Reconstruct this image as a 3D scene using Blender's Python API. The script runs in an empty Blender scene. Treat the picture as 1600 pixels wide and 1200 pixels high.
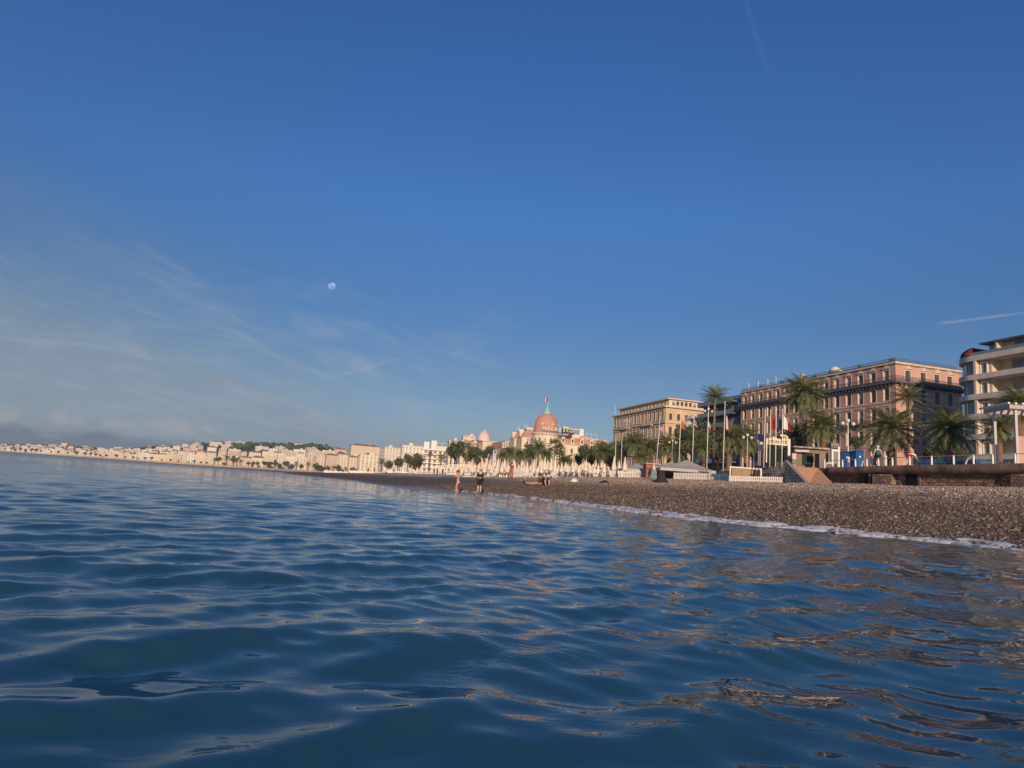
import bpy, bmesh, math, random
import numpy as np
from mathutils import Vector, Matrix, noise

random.seed(7)
rng = np.random.default_rng(11)
S = bpy.context.scene
COL = S.collection

# ------------------------------------------------------------------ camera
ROLL, PITCH, FPX, CZ = math.radians(4.12), math.radians(8.83), 1050.0, 0.5
_R0 = Vector((1, 0, 0)); _U0 = Vector((0, -math.sin(PITCH), math.cos(PITCH))); _F = Vector((0, math.cos(PITCH), math.sin(PITCH)))
_R = _R0 * math.cos(ROLL) + _U0 * math.sin(ROLL)
_U = _U0 * math.cos(ROLL) - _R0 * math.sin(ROLL)
cd = bpy.data.cameras.new('camera'); cam = bpy.data.objects.new('camera', cd); COL.objects.link(cam)
cd.sensor_width = 36; cd.lens = 36 * FPX / 1600; cd.clip_start = 0.05; cd.clip_end = 60000
cam.matrix_world = Matrix(((_R.x, _U.x, -_F.x, 0), (_R.y, _U.y, -_F.y, 0), (_R.z, _U.z, -_F.z, CZ), (0, 0, 0, 1)))
S.camera = cam

def ray(u, v): return _R * (u - 800) - _U * (v - 600) + _F * FPX
def at(u, v, Y):                      # the point of the world seen at that spot, Y metres ahead
    d = ray(u, v); return Vector((0, 0, CZ)) + d * (Y / d.y)
def px_of(P):
    w = Vector(P) - Vector((0, 0, CZ)); z = w.dot(_F)
    return 800 + FPX * w.dot(_R) / z, 600 - FPX * w.dot(_U) / z

# ------------------------------------------------------------------ light
SUN_EL = math.radians(12.5)
sh = Vector((0.0, -1, 0)).normalized()
SUN = Vector((sh.x * math.cos(SUN_EL), sh.y * math.cos(SUN_EL), math.sin(SUN_EL)))
ld = bpy.data.lights.new('sun', 'SUN'); lo = bpy.data.objects.new('sun', ld); COL.objects.link(lo)
ld.energy = 4.1; ld.angle = math.radians(0.55); ld.color = (1.0, 0.75, 0.52)
lo.rotation_euler = (-SUN).to_track_quat('-Z', 'Y').to_euler()
S.view_settings.view_transform = 'Standard'; S.view_settings.look = 'None'
S.view_settings.exposure = 0.0; S.view_settings.gamma = 1.0
S.render.engine = 'CYCLES'
S.cycles.max_bounces = 6; S.cycles.glossy_bounces = 3; S.cycles.diffuse_bounces = 2; S.cycles.transparent_max_bounces = 8
S.cycles.volume_bounces = 0

class NT:                              # small node-building helper
    def __init__(s, tree): s.t = tree; s.n = tree.nodes; s.l = tree.links
    def node(s, kind, **kw):
        nd = s.n.new(kind)
        for k, v in kw.items():
            if k.startswith('_'): setattr(nd, k[1:], v)
        for k, v in kw.items():
            if not k.startswith('_'):
                key = int(k[1:]) if k[0] == 'i' and k[1:].isdigit() else k.replace('__', ' ')
                s.put(nd, key, v)
        return nd
    def put(s, nd, key, v):
        if isinstance(v, bpy.types.NodeSocket): s.l.new(v, nd.inputs[key])
        elif isinstance(v, bpy.types.Node): s.l.new(v.outputs[0], nd.inputs[key])
        else: nd.inputs[key].default_value = v
    def m(s, op, a, b=None, c=None, clamp=False):
        nd = s.n.new('ShaderNodeMath'); nd.operation = op; nd.use_clamp = clamp
        for i, v in enumerate((a, b, c)):
            if v is not None: s.put(nd, i, v)
        return nd.outputs[0]
    def vm(s, op, a, b=None):
        nd = s.n.new('ShaderNodeVectorMath'); nd.operation = op
        s.put(nd, 0, a)
        if b is not None: s.put(nd, 1, b)
        return nd.outputs['Value'] if op in ('DOT_PRODUCT', 'LENGTH') else nd.outputs[0]
    def mr(s, v, a, b, c=0.0, d=1.0, smooth=True):
        nd = s.n.new('ShaderNodeMapRange'); nd.interpolation_type = 'SMOOTHSTEP' if smooth else 'LINEAR'
        s.put(nd, 0, v)
        for i, x in enumerate((a, b, c, d)): s.put(nd, i + 1, x)
        return nd.outputs[0]
    def mix(s, f, a, b):
        nd = s.n.new('ShaderNodeMix'); nd.data_type = 'RGBA'
        s.put(nd, 0, f)
        for k, v in ((6, a), (7, b)):
            s.put(nd, k, (*v, 1) if isinstance(v, tuple) and len(v) == 3 else v)
        return nd.outputs[2]
    def noise(s, vec, scale, detail=3, rough=.55, dist=0):
        nd = s.n.new('ShaderNodeTexNoise'); s.put(nd, 'Vector', vec)
        nd.inputs['Scale'].default_value = scale; nd.inputs['Detail'].default_value = detail
        nd.inputs['Roughness'].default_value = rough; nd.inputs['Distortion'].default_value = dist
        return nd.outputs[0]

# ------------------------------------------------------------------ sky
W = bpy.data.worlds.new('World'); S.world = W; W.use_nodes = True
k = NT(W.node_tree); k.n.clear()
sky = k.node('ShaderNodeTexSky', _sky_type='NISHITA', _sun_disc=False, _sun_elevation=SUN_EL,
             _sun_rotation=math.atan2(SUN.x, SUN.y), _air_density=1.0, _dust_density=0.35, _ozone_density=3.0, _altitude=0)
tc = k.node('ShaderNodeTexCoord').outputs['Generated']
sep = k.node('ShaderNodeSeparateXYZ', i0=tc)
X, Y, Z = sep.outputs
el = k.m('ARCSINE', Z)                         # radians
az = k.m('ARCTAN2', X, Y)                      # 0 ahead, negative to the left
skyc = k.node('ShaderNodeHueSaturation', Color=sky, Saturation=1.18, Value=1.0, Fac=1.0).outputs[0]
cr = k.n.new('ShaderNodeValToRGB'); k.put(cr, 0, k.m('DIVIDE', el, .8)); e = cr.color_ramp.elements      # clear autumn air: deeper blue aloft, duller low down
e[0].color = (.60, .58, .74, 1); e[1].color = (.95, 1.06, 1.40, 1)
for p_, c_ in ((.19, (.76, .65, .73, 1)), (.34, (.74, .74, .90, 1)), (.50, (.90, .96, 1.20, 1)), (.85, (.92, 1.02, 1.36, 1))):
    x = e.new(p_); x.color = c_
mu = k.n.new('ShaderNodeMix'); mu.data_type = 'RGBA'; mu.blend_type = 'MULTIPLY'; mu.inputs[0].default_value = 1; k.put(mu, 6, skyc); k.put(mu, 7, cr.outputs[0])
skyc = k.mix(k.mr(el, .12, -.02, 0, .75), mu.outputs[2], (2.0, 3.0, 3.9))
# thin cirrus veil, low on the left
u1 = k.node('ShaderNodeCombineXYZ', X=k.m('ADD', k.m('MULTIPLY', az, 2.2), k.m('MULTIPLY', el, 1.4)), Y=k.m('ADD', k.m('MULTIPLY', el, 9.0), k.m('MULTIPLY', az, 1.2)), Z=0.0).outputs[0]
n1 = k.noise(u1, 1.6, 6, .6, .5)
n2 = k.noise(u1, 6.0, 5, .6, .3)
veil = k.m('MULTIPLY', k.mr(n1, .38, .75), k.m('ADD', .55, k.m('MULTIPLY', n2, .8)))
reach = k.m('ADD', .09, k.m('MULTIPLY', k.mr(az, -.02, -.62), .29))
vmask = k.m('MULTIPLY', k.mr(el, reach, 0.03), k.mr(az, .10, -.30))
veil = k.m('ADD', k.m('MULTIPLY', veil, vmask), k.m('MULTIPLY', vmask, .46))
c = k.mix(k.m('MULTIPLY', veil, .80, clamp=True), skyc, (2.45, 3.0, 3.65))
wisp = k.m('MULTIPLY', k.mr(k.noise(u1, 2.6, 8, .68, 1.1), .45, .70), k.m('MULTIPLY', k.mr(el, .34, .10), k.mr(az, .15, -.1)))
c = k.mix(k.m('MULTIPLY', wisp, .42), c, (3.6, 4.1, 4.8))
fib = k.m('MULTIPLY', k.mr(k.noise(u1, 9.0, 6, .7, .6), .48, .72), k.m('MULTIPLY', k.mr(el, .36, .12), k.mr(az, .0, -.25)))
c = k.mix(k.m('MULTIPLY', fib, .20), c, (3.7, 4.2, 4.9))
# low grey bank with lit puffs far on the left
u2 = k.node('ShaderNodeCombineXYZ', X=k.m('MULTIPLY', az, 9.0), Y=k.m('MULTIPLY', el, 22.0), Z=3.7).outputs[0]
n3 = k.noise(u2, 1.5, 5, .62, .2)
top = k.m('ADD', .010, k.m('MULTIPLY', k.m('MULTIPLY', k.mr(az, -.18, -.5), n3), .048))
bank = k.m('MULTIPLY', k.mr(k.m('SUBTRACT', top, el), -.004, .010), k.mr(az, -.14, -.42))
puff = k.m('MULTIPLY', k.mr(k.m('ABSOLUTE', k.m('SUBTRACT', el, k.m('SUBTRACT', top, .001))), .013, .002), k.mr(k.noise(u2, 2.2, 3, .55), .48, .62))
puff = k.m('MULTIPLY', puff, k.mr(az, -.27, -.40))
c = k.mix(k.m('MULTIPLY', bank, .85), c, (1.05, 1.30, 1.72))
c = k.mix(k.m('MULTIPLY', puff, .30), c, (3.4, 3.4, 3.7))
for (pu, pv, pr) in ((12, 646, 14), (95, 652, 13), (121, 656, 10), (176, 661, 12), (264, 664, 17), (287, 671, 12), (325, 671, 9), (205, 666, 8)):
    D_ = ray(pu, pv).normalized(); dd = k.m('DIVIDE', k.vm('LENGTH', k.node('ShaderNodeMapping', Vector=k.vm('SUBTRACT', tc, tuple(D_)), Scale=(.8, .8, 1.35)).outputs[0]), pr / 1050)
    f_ = k.mr(k.m('ADD', dd, k.m('MULTIPLY', k.m('SUBTRACT', k.noise(tc, 95, 5, .65), .5), 2.4)), 1.25, .15)
    c = k.mix(k.m('MULTIPLY', f_, .62), c, (4.1, 3.85, 3.9))
# condensation trails: bands along great circles
def trail(c, a, b, w, s, soft=.15):
    A = ray(*a).normalized(); B = ray(*b).normalized(); nrm = A.cross(B).normalized(); t = (B - A).normalized()
    d = k.m('ABSOLUTE', k.vm('DOT_PRODUCT', tc, tuple(nrm)))
    p = k.vm('DOT_PRODUCT', tc, tuple(t)); p0, p1 = A.dot(t), B.dot(t); e = (p1 - p0) * soft
    f = k.m('MULTIPLY', k.mr(d, w, 0), k.m('MULTIPLY', k.mr(p, p0, p0 + e), k.mr(p, p1, p1 - e * 3)))
    f = k.m('MULTIPLY', f, k.m('MULTIPLY', k.m('ADD', .35, k.noise(tc, 26, 3)), s))
    return k.mix(f, c, (3.5, 3.9, 4.6))
c = trail(c, (1158, -20), (1215, 160), .0055, .055)
c = trail(c, (1455, 507), (1640, 484), .0028, .42)
c = trail(c, (520, 590), (648, 553), .0040, .42)
c = trail(c, (205, 375), (330, 450), .008, .12)
bg = k.node('ShaderNodeBackground', Color=c, Strength=0.10)
out = k.node('ShaderNodeOutputWorld'); k.l.new(bg.outputs[0], out.inputs[0])

# ------------------------------------------------------------------ materials
MATS = {}
def mat(name, col, rough=.7, var=.0, scale=3.0, bump=0.0, bscale=30.0, metal=0.0, spec=.3, objcol=False):
    if name in MATS: return MATS[name]
    m = bpy.data.materials.new(name); m.use_nodes = True; q = NT(m.node_tree)
    b = q.n['Principled BSDF']; b.inputs['Roughness'].default_value = rough; b.inputs['Metallic'].default_value = metal
    b.inputs['Specular IOR Level'].default_value = spec
    co = q.node('ShaderNodeTexCoord').outputs['Object']
    base = q.node('ShaderNodeObjectInfo').outputs['Color'] if objcol else None
    if base is None:
        rgb = q.n.new('ShaderNodeRGB'); rgb.outputs[0].default_value = (*col, 1); base = rgb.outputs[0]
    if var:
        nz = q.m('MULTIPLY', q.m('ADD', q.noise(co, scale, 4), q.m('MULTIPLY', q.noise(co, scale * 7, 3), .5)), 1 / 1.5)
        hsv = q.node('ShaderNodeHueSaturation', Color=base, Value=q.mr(nz, .3, .7, 1 - var, 1 + var, False), Fac=1.0)
        base = hsv.outputs[0]
    q.put(b, 'Base Color', base)
    if bump:
        bp = q.node('ShaderNodeBump', Strength=bump, Distance=.02, Height=q.noise(co, bscale, 3)); q.put(b, 'Normal', bp.outputs[0])
    MATS[name] = m; return m
def nodes_of(m): q = NT(m.node_tree); return q, q.n['Principled BSDF']

# ------------------------------------------------------------------ mesh helpers
class MB:
    def __init__(s): s.v = []; s.f = []; s.mi = []
    def add(s, vs, fs, mi=0):
        o = len(s.v); s.v.extend(vs); s.f.extend([tuple(i + o for i in f) for f in fs]); s.mi.extend([mi] * len(fs)); return s
    def box(s, x0, x1, y0, y1, z0, z1, mi=0):
        return s.add([(x0, y0, z0), (x1, y0, z0), (x1, y1, z0), (x0, y1, z0), (x0, y0, z1), (x1, y0, z1), (x1, y1, z1), (x0, y1, z1)],
                     [(0, 3, 2, 1), (4, 5, 6, 7), (0, 1, 5, 4), (1, 2, 6, 5), (2, 3, 7, 6), (3, 0, 4, 7)], mi)
    def tube(s, p, q, r0, r1=None, n=8, mi=0, cap=True):
        r1 = r0 if r1 is None else r1; p = Vector(p); q = Vector(q); d = (q - p).normalized()
        a = d.orthogonal().normalized(); b = d.cross(a); vs = []
        for c_, r in ((p, r0), (q, r1)):
            for i in range(n):
                t = 2 * math.pi * i / n; vs.append(tuple(c_ + (a * math.cos(t) + b * math.sin(t)) * r))
        fs = [(i, (i + 1) % n, n + (i + 1) % n, n + i) for i in range(n)]
        if cap: fs += [tuple(range(n))[::-1], tuple(range(n, 2 * n))]
        return s.add(vs, fs, mi)
    def path(s, pts, rs, n=8, mi=0):
        for i in range(len(pts) - 1): s.tube(pts[i], pts[i + 1], rs[i], rs[i + 1], n, mi)
        return s
    def lathe(s, prof, n=24, c=(0, 0), mi=0, a0=0, a1=2 * math.pi):
        full = abs(a1 - a0 - 2 * math.pi) < 1e-6; cols = n if full else n + 1; vs = []
        for r, z in prof:
            for i in range(cols):
                t = a0 + (a1 - a0) * i / n; vs.append((c[0] + r * math.cos(t), c[1] + r * math.sin(t), z))
        fs = []
        for j in range(len(prof) - 1):
            for i in range(n):
                i2 = (i + 1) % cols; fs.append((j * cols + i, j * cols + i2, (j + 1) * cols + i2, (j + 1) * cols + i))
        return s.add(vs, fs, mi)
    def prism(s, poly, z0, z1, mi=0):
        n = len(poly); vs = [(x, y, z0) for x, y in poly] + [(x, y, z1) for x, y in poly]
        return s.add(vs, [tuple(range(n))[::-1], tuple(range(n, 2 * n))] + [(i, (i + 1) % n, n + (i + 1) % n, n + i) for i in range(n)], mi)
    def sphere(s, c, r, n=10, m=7, sq=(1, 1, 1), mi=0):
        vs = []; 
        for j in range(m + 1):
            ph = math.pi * j / m - math.pi / 2
            for i in range(n):
                t = 2 * math.pi * i / n
                vs.append((c[0] + r * sq[0] * math.cos(ph) * math.cos(t), c[1] + r * sq[1] * math.cos(ph) * math.sin(t), c[2] + r * sq[2] * math.sin(ph)))
        return s.add(vs, [(j * n + i, j * n + (i + 1) % n, (j + 1) * n + (i + 1) % n, (j + 1) * n + i) for j in range(m) for i in range(n)], mi)
    def mesh(s, name, mats, smooth=False):
        me = bpy.data.meshes.new(name); me.from_pydata(s.v, [], s.f)
        mats = mats if isinstance(mats, (list, tuple)) else [mats]
        for m in mats: me.materials.append(m)
        if len(mats) > 1: me.polygons.foreach_set('material_index', s.mi)
        if smooth: me.polygons.foreach_set('use_smooth', [True] * len(me.polygons))
        me.update(); return me
    def build(s, name, mats, parent=None, smooth=False, loc=None, rz=0, label=None):
        return put(name, s.mesh(name, mats, smooth), parent, loc, rz, label)

def put(name, me, parent=None, loc=None, rz=0, label=None, scale=None):
    o = bpy.data.objects.new(name, me); COL.objects.link(o)
    if parent is not None: o.parent = parent
    if loc is not None: o.location = loc
    if rz: o.rotation_euler = (0, 0, rz)
    if scale is not None: o.scale = scale
    if label: o['label'] = label
    return o
def tag(o, label, cat, group=None):
    o['label'] = label; o['category'] = cat
    if group: o['group'] = group
    return o
def thing(name, label, cat, loc=(0, 0, 0), rz=0, group=None):
    o = bpy.data.objects.new(name, None); COL.objects.link(o); o.empty_display_size = .3
    o.location = loc; o.rotation_euler = (0, 0, rz); return tag(o, label, cat, group)
def struct(o, kind='structure', label=None):
    o['kind'] = kind
    if label: o['label'] = label
    return o
def np_mesh(name, V, Fq, m, smooth=True):
    me = bpy.data.meshes.new(name); V = np.asarray(V, np.float32); Fq = np.asarray(Fq, np.int32); kf = Fq.shape[1]
    me.vertices.add(len(V)); me.vertices.foreach_set('co', V.ravel())
    me.loops.add(Fq.size); me.loops.foreach_set('vertex_index', Fq.ravel())
    me.polygons.add(len(Fq)); me.polygons.foreach_set('loop_start', np.arange(0, Fq.size, kf, dtype=np.int32))
    me.update(calc_edges=True)
    if smooth: me.polygons.foreach_set('use_smooth', np.ones(len(Fq), bool))
    if m: me.materials.append(m)
    me.validate(); return me
ORD = ['first', 'second', 'third', 'fourth', 'fifth', 'sixth', 'seventh', 'eighth', 'ninth', 'tenth', 'eleventh', 'twelfth', 'thirteenth', 'fourteenth',
       'fifteenth', 'sixteenth', 'seventeenth', 'eighteenth', 'nineteenth', 'twentieth']
TENS = {2: 'twenty', 3: 'thirty', 4: 'forty', 5: 'fifty', 6: 'sixty', 7: 'seventy', 8: 'eighty', 9: 'ninety'}
def ordn(i):                           # 0 -> first
    if i < 20: return ORD[i]
    t, r = divmod(i + 1, 10)
    return (TENS[t][:-1] + 'ieth') if r == 0 else TENS[t] + '-' + ORD[r - 1]

# ------------------------------------------------------------------ coast lines (metres, camera over the origin)
SHORE = np.array([(60, -80), (30, -22), (18, 3), (10.7, 14.0), (10.35, 15.5), (9.4, 16.3), (8.3, 17.2), (7.1, 18.3), (5.9, 20.1), (4.9, 24.5), (3.3, 31.3), (2.15, 36.3), (-.3, 45.3),
                  (-4.6, 55.8), (-9.2, 62), (-14, 69), (-22, 102), (-26, 112), (-41, 150), (-62, 200), (-98, 300), (-128, 430), (-165, 560), (-260, 780),
                  (-440, 1030), (-690, 1250), (-1400, 1950), (-2180, 2700), (-3300, 3650)], float)
WALL = np.array([(75, -80), (55, -20), (47, 8), (41, 27), (37.8, 38), (35.5, 47), (33.2, 55.4), (31.6, 65), (30.3, 76), (28.0, 90), (23.8, 108), (20.8, 118), (10.5, 150), (-5, 197), (-20, 250),
                 (-36, 306), (-62, 400), (-100, 520), (-200, 770), (-395, 1020), (-650, 1235), (-1380, 1960), (-2150, 2715), (-3270, 3660)], float)
PROM_Z = 4.7
def dseg(P, L):                        # distance of points P (n,2) from polyline L
    P = np.atleast_2d(P).astype(float); best = np.full(len(P), 1e9)
    for a, b in zip(L[:-1], L[1:]):
        ab = b - a; t = np.clip(((P - a) @ ab) / (ab @ ab), 0, 1)
        best = np.minimum(best, np.hypot(*(P - a - t[:, None] * ab).T))
    return best
def side(P, L):                        # +1 on the land side
    P = np.atleast_2d(P).astype(float); best = np.full(len(P), 1e9); sg = np.ones(len(P))
    for a, b in zip(L[:-1], L[1:]):
        ab = b - a; t = np.clip(((P - a) @ ab) / (ab @ ab), 0, 1); d = P - a - t[:, None] * ab; dd = np.hypot(*d.T)
        s_ = -(ab[0] * (P[:, 1] - a[1]) - ab[1] * (P[:, 0] - a[0])); up = dd < best
        best = np.where(up, dd, best); sg = np.where(up, np.sign(s_), sg)
    return sg, best
TP = np.array([-30, -12, -5, -1.5, 0, 2, 6.5, 9, 15, 23, 29, 36, 44, 90, 400.]); ZP = np.array([-4, -1.8, -.85, -.28, 0, .33, 1.04, 1.22, 1.60, 2.15, 2.72, 3.05, 3.3, 3.5, 3.6])
def beach_z(P):
    s_, d = side(P, SHORE); return np.interp(s_ * d, TP, ZP)
def gz(x, y): return float(beach_z([(x, y)])[0])
def resample(L, step):
    seg = np.hypot(*(L[1:] - L[:-1]).T); cum = np.r_[0, np.cumsum(seg)]
    return cum, lambda t: np.stack([np.interp(t, cum, L[:, 0]), np.interp(t, cum, L[:, 1])], -1)

# ------------------------------------------------------------------ water
def build_water():
    th = np.r_[np.linspace(-180, -62, 50)[:-1], np.linspace(-62, 62, 760), np.linspace(62, 180, 50)[1:-1]]
    th = np.radians(th); nt = len(th)
    r = [0.0, .25, .5]
    x = .62
    while x < 110: r.append(x); x *= 1.0075
    while x < 30000: r.append(x); x *= 1.09
    r = np.array(r); nr = len(r)
    R_, T_ = np.meshgrid(r, th, indexing='ij')
    Xw = R_ * np.sin(T_); Yw = R_ * np.cos(T_)
    dr = np.gradient(r)[:, None]
    H = np.zeros_like(Xw); DX = np.zeros_like(Xw); DY = np.zeros_like(Xw)
    g = np.random.default_rng(5)
    N = 88
    lam = np.exp(np.linspace(math.log(.11), math.log(4.2), N)) * g.uniform(.95, 1.05, N)
    for L in lam:
        spread = .52 if L > 1 else .72
        a = g.normal(.14, spread)                # travel mostly towards the camera / shore
        kx, ky = math.sin(a) * 2 * math.pi / L, -math.cos(a) * 2 * math.pi / L
        sl = .034 * g.uniform(.5, 1.4) * (1.0 if L > .22 else (L / .22) ** .9) * (1.3 if L < .5 else 1.3 * (.5 / L) ** 1.5)
        A = sl * L / (2 * math.pi)
        ph = g.uniform(0, 2 * math.pi)
        fade = np.clip((L / np.maximum(dr, 1e-3) - 2.6) / 2.5, 0, 1)
        # slow patchiness, so that trains of waves come and go
        px_, py_ = g.uniform(-.5, .5, 2) / (L * 1.6 + .6); patch = .62 + .55 * np.sin(px_ * Xw + py_ * Yw + g.uniform(0, 6.28))
        arg = kx * Xw + ky * Yw + ph + .9 * np.sin(.21 * ky * Xw - .17 * kx * Yw + ph * 3)
        H += A * fade * patch * np.cos(arg)
        DX -= A * fade * patch * .8 * math.sin(a) * np.sin(arg); DY += A * fade * patch * .8 * math.cos(a) * np.sin(arg)
    far = np.clip(1 - (R_ - 60) / 60, 0, 1)
    V = np.stack([Xw + DX * far * .9, Yw + DY * far * .9, H * np.clip(1 - (R_ - 300) / 500, 0, 1)], -1)
    V[0, :, :] = [0, 0, H[0, 0]]
    i = np.arange(nr - 1)[:, None] * nt; j = np.arange(nt)[None, :]; j2 = (j + 1) % nt
    Fq = np.stack([i + j, i + j2, i + nt + j2, i + nt + j], -1).reshape(-1, 4)[:, ::-1]
    m = bpy.data.materials.new('sea_water'); m.use_nodes = True; q, b = nodes_of(m)
    b.inputs['IOR'].default_value = 1.333; b.inputs['Specular IOR Level'].default_value = .5
    geo = q.node('ShaderNodeNewGeometry').outputs['Position']
    dist = q.vm('LENGTH', geo)
    b.inputs['Base Color'].default_value = (.020, .078, .115, 1)
    q.put(b, 'Roughness', q.mr(dist, 8, 260, .025, .16))
    mp = q.node('ShaderNodeMapping', Vector=geo, Scale=(.62, 1.25, 1.0), Rotation=(0, 0, .14)).outputs[0]
    fine = q.noise(mp, 4.2, 3, .55, .6)
    mid = q.noise(mp, 1.1, 4, .6, .5)
    big = q.noise(mp, .22, 3, .55, .3)
    rip = q.noise(q.node('ShaderNodeMapping', Vector=geo, Scale=(.8, 1.6, 1.0), Rotation=(0, 0, .5)).outputs[0], 13.0, 2, .5, 1.2)
    b0 = q.node('ShaderNodeBump', Strength=q.m('MULTIPLY', q.mr(q.noise(geo, .55, 3, .6, .8), .46, .66), q.mr(dist, 26, 4, 0, .50)), Distance=.012, Height=rip)
    b1 = q.node('ShaderNodeBump', Strength=q.mr(dist, 1.5, 25, .08, .30), Distance=.05, Height=fine, Normal=b0.outputs[0])
    b2 = q.node('ShaderNodeBump', Strength=q.mr(dist, 12, 60, 0, .36), Distance=.32, Height=mid, Normal=b1.outputs[0])
    b3 = q.node('ShaderNodeBump', Strength=q.mr(dist, 50, 200, 0, .32), Distance=1.6, Height=big, Normal=b2.outputs[0])
    q.put(b, 'Normal', b3.outputs[0])
    o = put('sea_water', np_mesh('sea_water', V.reshape(-1, 3), Fq, m)); struct(o)
build_water()

# ------------------------------------------------------------------ beach, promenade, land
def strip_grid(A, B, n_s, ts, zf):
    ca, fa = resample(A, 1); cb, fb = resample(B, 1)
    # matched stations: same Y on both lines where possible
    yk = np.unique(np.concatenate([np.linspace(-60, 10, 15), np.linspace(10, 60, n_s // 2), np.linspace(60, 220, n_s // 4), np.geomspace(220, 3600, n_s // 4)]))
    pa = np.stack([np.interp(yk, A[:, 1], A[:, 0]), yk], -1); pb = np.stack([np.interp(yk, B[:, 1], B[:, 0]), yk], -1)
    return pa, pb
def build_beach():
    pa, pb = strip_grid(SHORE, WALL, 520, None, None)
    ts = np.r_[-.9, -.5, -.25, -.12, np.linspace(0, .35, 60), np.linspace(.35, 1.02, 60)[1:]]
    P = pa[:, None, :] * (1 - ts[None, :, None]) + pb[:, None, :] * ts[None, :, None]
    Z = beach_z(P.reshape(-1, 2)).reshape(P.shape[:2])
    nz = np.array([noise.noise(Vector((x * .23, y * .23, 0))) * .10 + noise.noise(Vector((x * .9, y * .9, 3))) * .035 for x, y in P.reshape(-1, 2)]).reshape(Z.shape)
    Z = Z + nz * np.clip(Z * 2, 0, 1)
    V = np.concatenate([P, Z[..., None]], -1).reshape(-1, 3)
    n, mcols = Z.shape; i = np.arange(n - 1)[:, None] * mcols; j = np.arange(mcols - 1)[None, :]
    Fq = np.stack([i + j, i + j + 1, i + mcols + j + 1, i + mcols + j], -1).reshape(-1, 4)
    m = bpy.data.materials.new('shingle'); m.use_nodes = True; q, b = nodes_of(m)
    geo = q.node('ShaderNodeNewGeometry').outputs['Position']
    v = q.n.new('ShaderNodeTexVoronoi'); q.put(v, 'Vector', geo); v.inputs['Scale'].default_value = 11
    v2 = q.n.new('ShaderNodeTexVoronoi'); q.put(v2, 'Vector', geo); v2.inputs['Scale'].default_value = 26
    sx = q.node('ShaderNodeSeparateXYZ', i0=geo); z = sx.outputs[2]
    t = q.m('ADD', q.m('MULTIPLY', q.node('ShaderNodeSeparateColor', Color=v.outputs['Color']).outputs[0], .6), q.m('MULTIPLY', q.node('ShaderNodeSeparateColor', Color=v2.outputs['Color']).outputs[1], .4))
    dark = q.mix(t, (.055, .040, .029), (.28, .21, .15)); lite = q.mix(t, (.42, .36, .29), (.66, .57, .46))
    zz = q.m('ADD', z, q.m('MULTIPLY', q.m('SUBTRACT', q.noise(geo, .35, 3), .5), 1.1))
    q.put(b, 'Base Color', q.mix(q.mr(zz, .75, 2.0), dark, lite))
    q.put(b, 'Roughness', q.mr(z, .05, .35, .4, .9)); b.inputs['Specular IOR Level'].default_value = .2
    h = q.m('ADD', q.m('MULTIPLY', v.outputs['Distance'], -1), q.m('MULTIPLY', v2.outputs['Distance'], -.4))
    q.put(b, 'Normal', q.node('ShaderNodeBump', Strength=.9, Distance=.05, Height=h).outputs[0])
    struct(put('beach', np_mesh('beach', V, Fq, m)))
    # loose pebbles over the near beach, one object
    g = np.random.default_rng(3); npb = 140000
    n2_ = 110000; ty = np.r_[12 + 50 * g.random(npb) ** 1.5, 24 + 76 * g.random(n2_) ** 1.2]; tt = np.r_[g.random(npb) ** 1.25, .30 + .70 * g.random(n2_)]; npb += n2_; sx_ = np.interp(ty, SHORE[:, 1], SHORE[:, 0])
    wx_ = np.interp(ty, WALL[:, 1], WALL[:, 0]); px_ = sx_ + (wx_ - sx_) * (tt * .98 - .01)
    zz_ = beach_z(np.stack([px_, ty], -1))
    zz_ = zz_ + np.array([noise.noise(Vector((x * .23, y * .23, 0))) * .10 + noise.noise(Vector((x * .9, y * .9, 3))) * .035 for x, y in zip(px_, ty)]) * np.clip(zz_ * 2, 0, 1)
    sz = g.uniform(.016, .040, npb) * (1 + .8 * (g.random(npb) > .95)) * np.r_[np.ones(npb - n2_), np.full(n2_, 1.3)]; 
    base = np.array([(1, 0, 0), (-1, 0, 0), (0, 1, 0), (0, -1, 0), (0, 0, 1), (0, 0, -1)], float)
    an = g.uniform(0, 6.28, npb); ca, sa = np.cos(an), np.sin(an)
    sc = np.stack([sz * g.uniform(.9, 1.6, npb), sz * g.uniform(.7, 1.1, npb), sz * g.uniform(.45, .9, npb)], -1)
    loc = base[None] * sc[:, None, :]
    tilt = g.normal(0, .3, npb)[:, None]
    xx = loc[..., 0] * ca[:, None] - loc[..., 1] * sa[:, None]; yy = loc[..., 0] * sa[:, None] + loc[..., 1] * ca[:, None]; z3 = loc[..., 2] + tilt * loc[..., 0]
    V = np.stack([xx + px_[:, None], yy + ty[:, None], z3 + (zz_ + sz * .25 + .0)[:, None]], -1).reshape(-1, 3)
    fb = np.array([(0, 2, 4), (2, 1, 4), (1, 3, 4), (3, 0, 4), (2, 0, 5), (1, 2, 5), (3, 1, 5), (0, 3, 5)])
    Fq = (fb[None] + np.arange(npb)[:, None, None] * 6).reshape(-1, 3)
    m = bpy.data.materials.new('pebble'); m.use_nodes = True; q, b = nodes_of(m)
    ng = q.node('ShaderNodeNewGeometry'); r_ = ng.outputs['Random Per Island']; z = q.node('ShaderNodeSeparateXYZ', i0=ng.outputs['Position']).outputs[2]
    cr = q.n.new('ShaderNodeValToRGB'); q.put(cr, 0, r_); e = cr.color_ramp.elements
    e[0].color = (.045, .033, .026, 1); e[1].color = (.44, .36, .28, 1)
    for p_, c_ in ((.35, (.12, .088, .066, 1)), (.75, (.205, .155, .115, 1)), (.95, (.31, .245, .18, 1))):
        x = e.new(p_); x.color = c_
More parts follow.
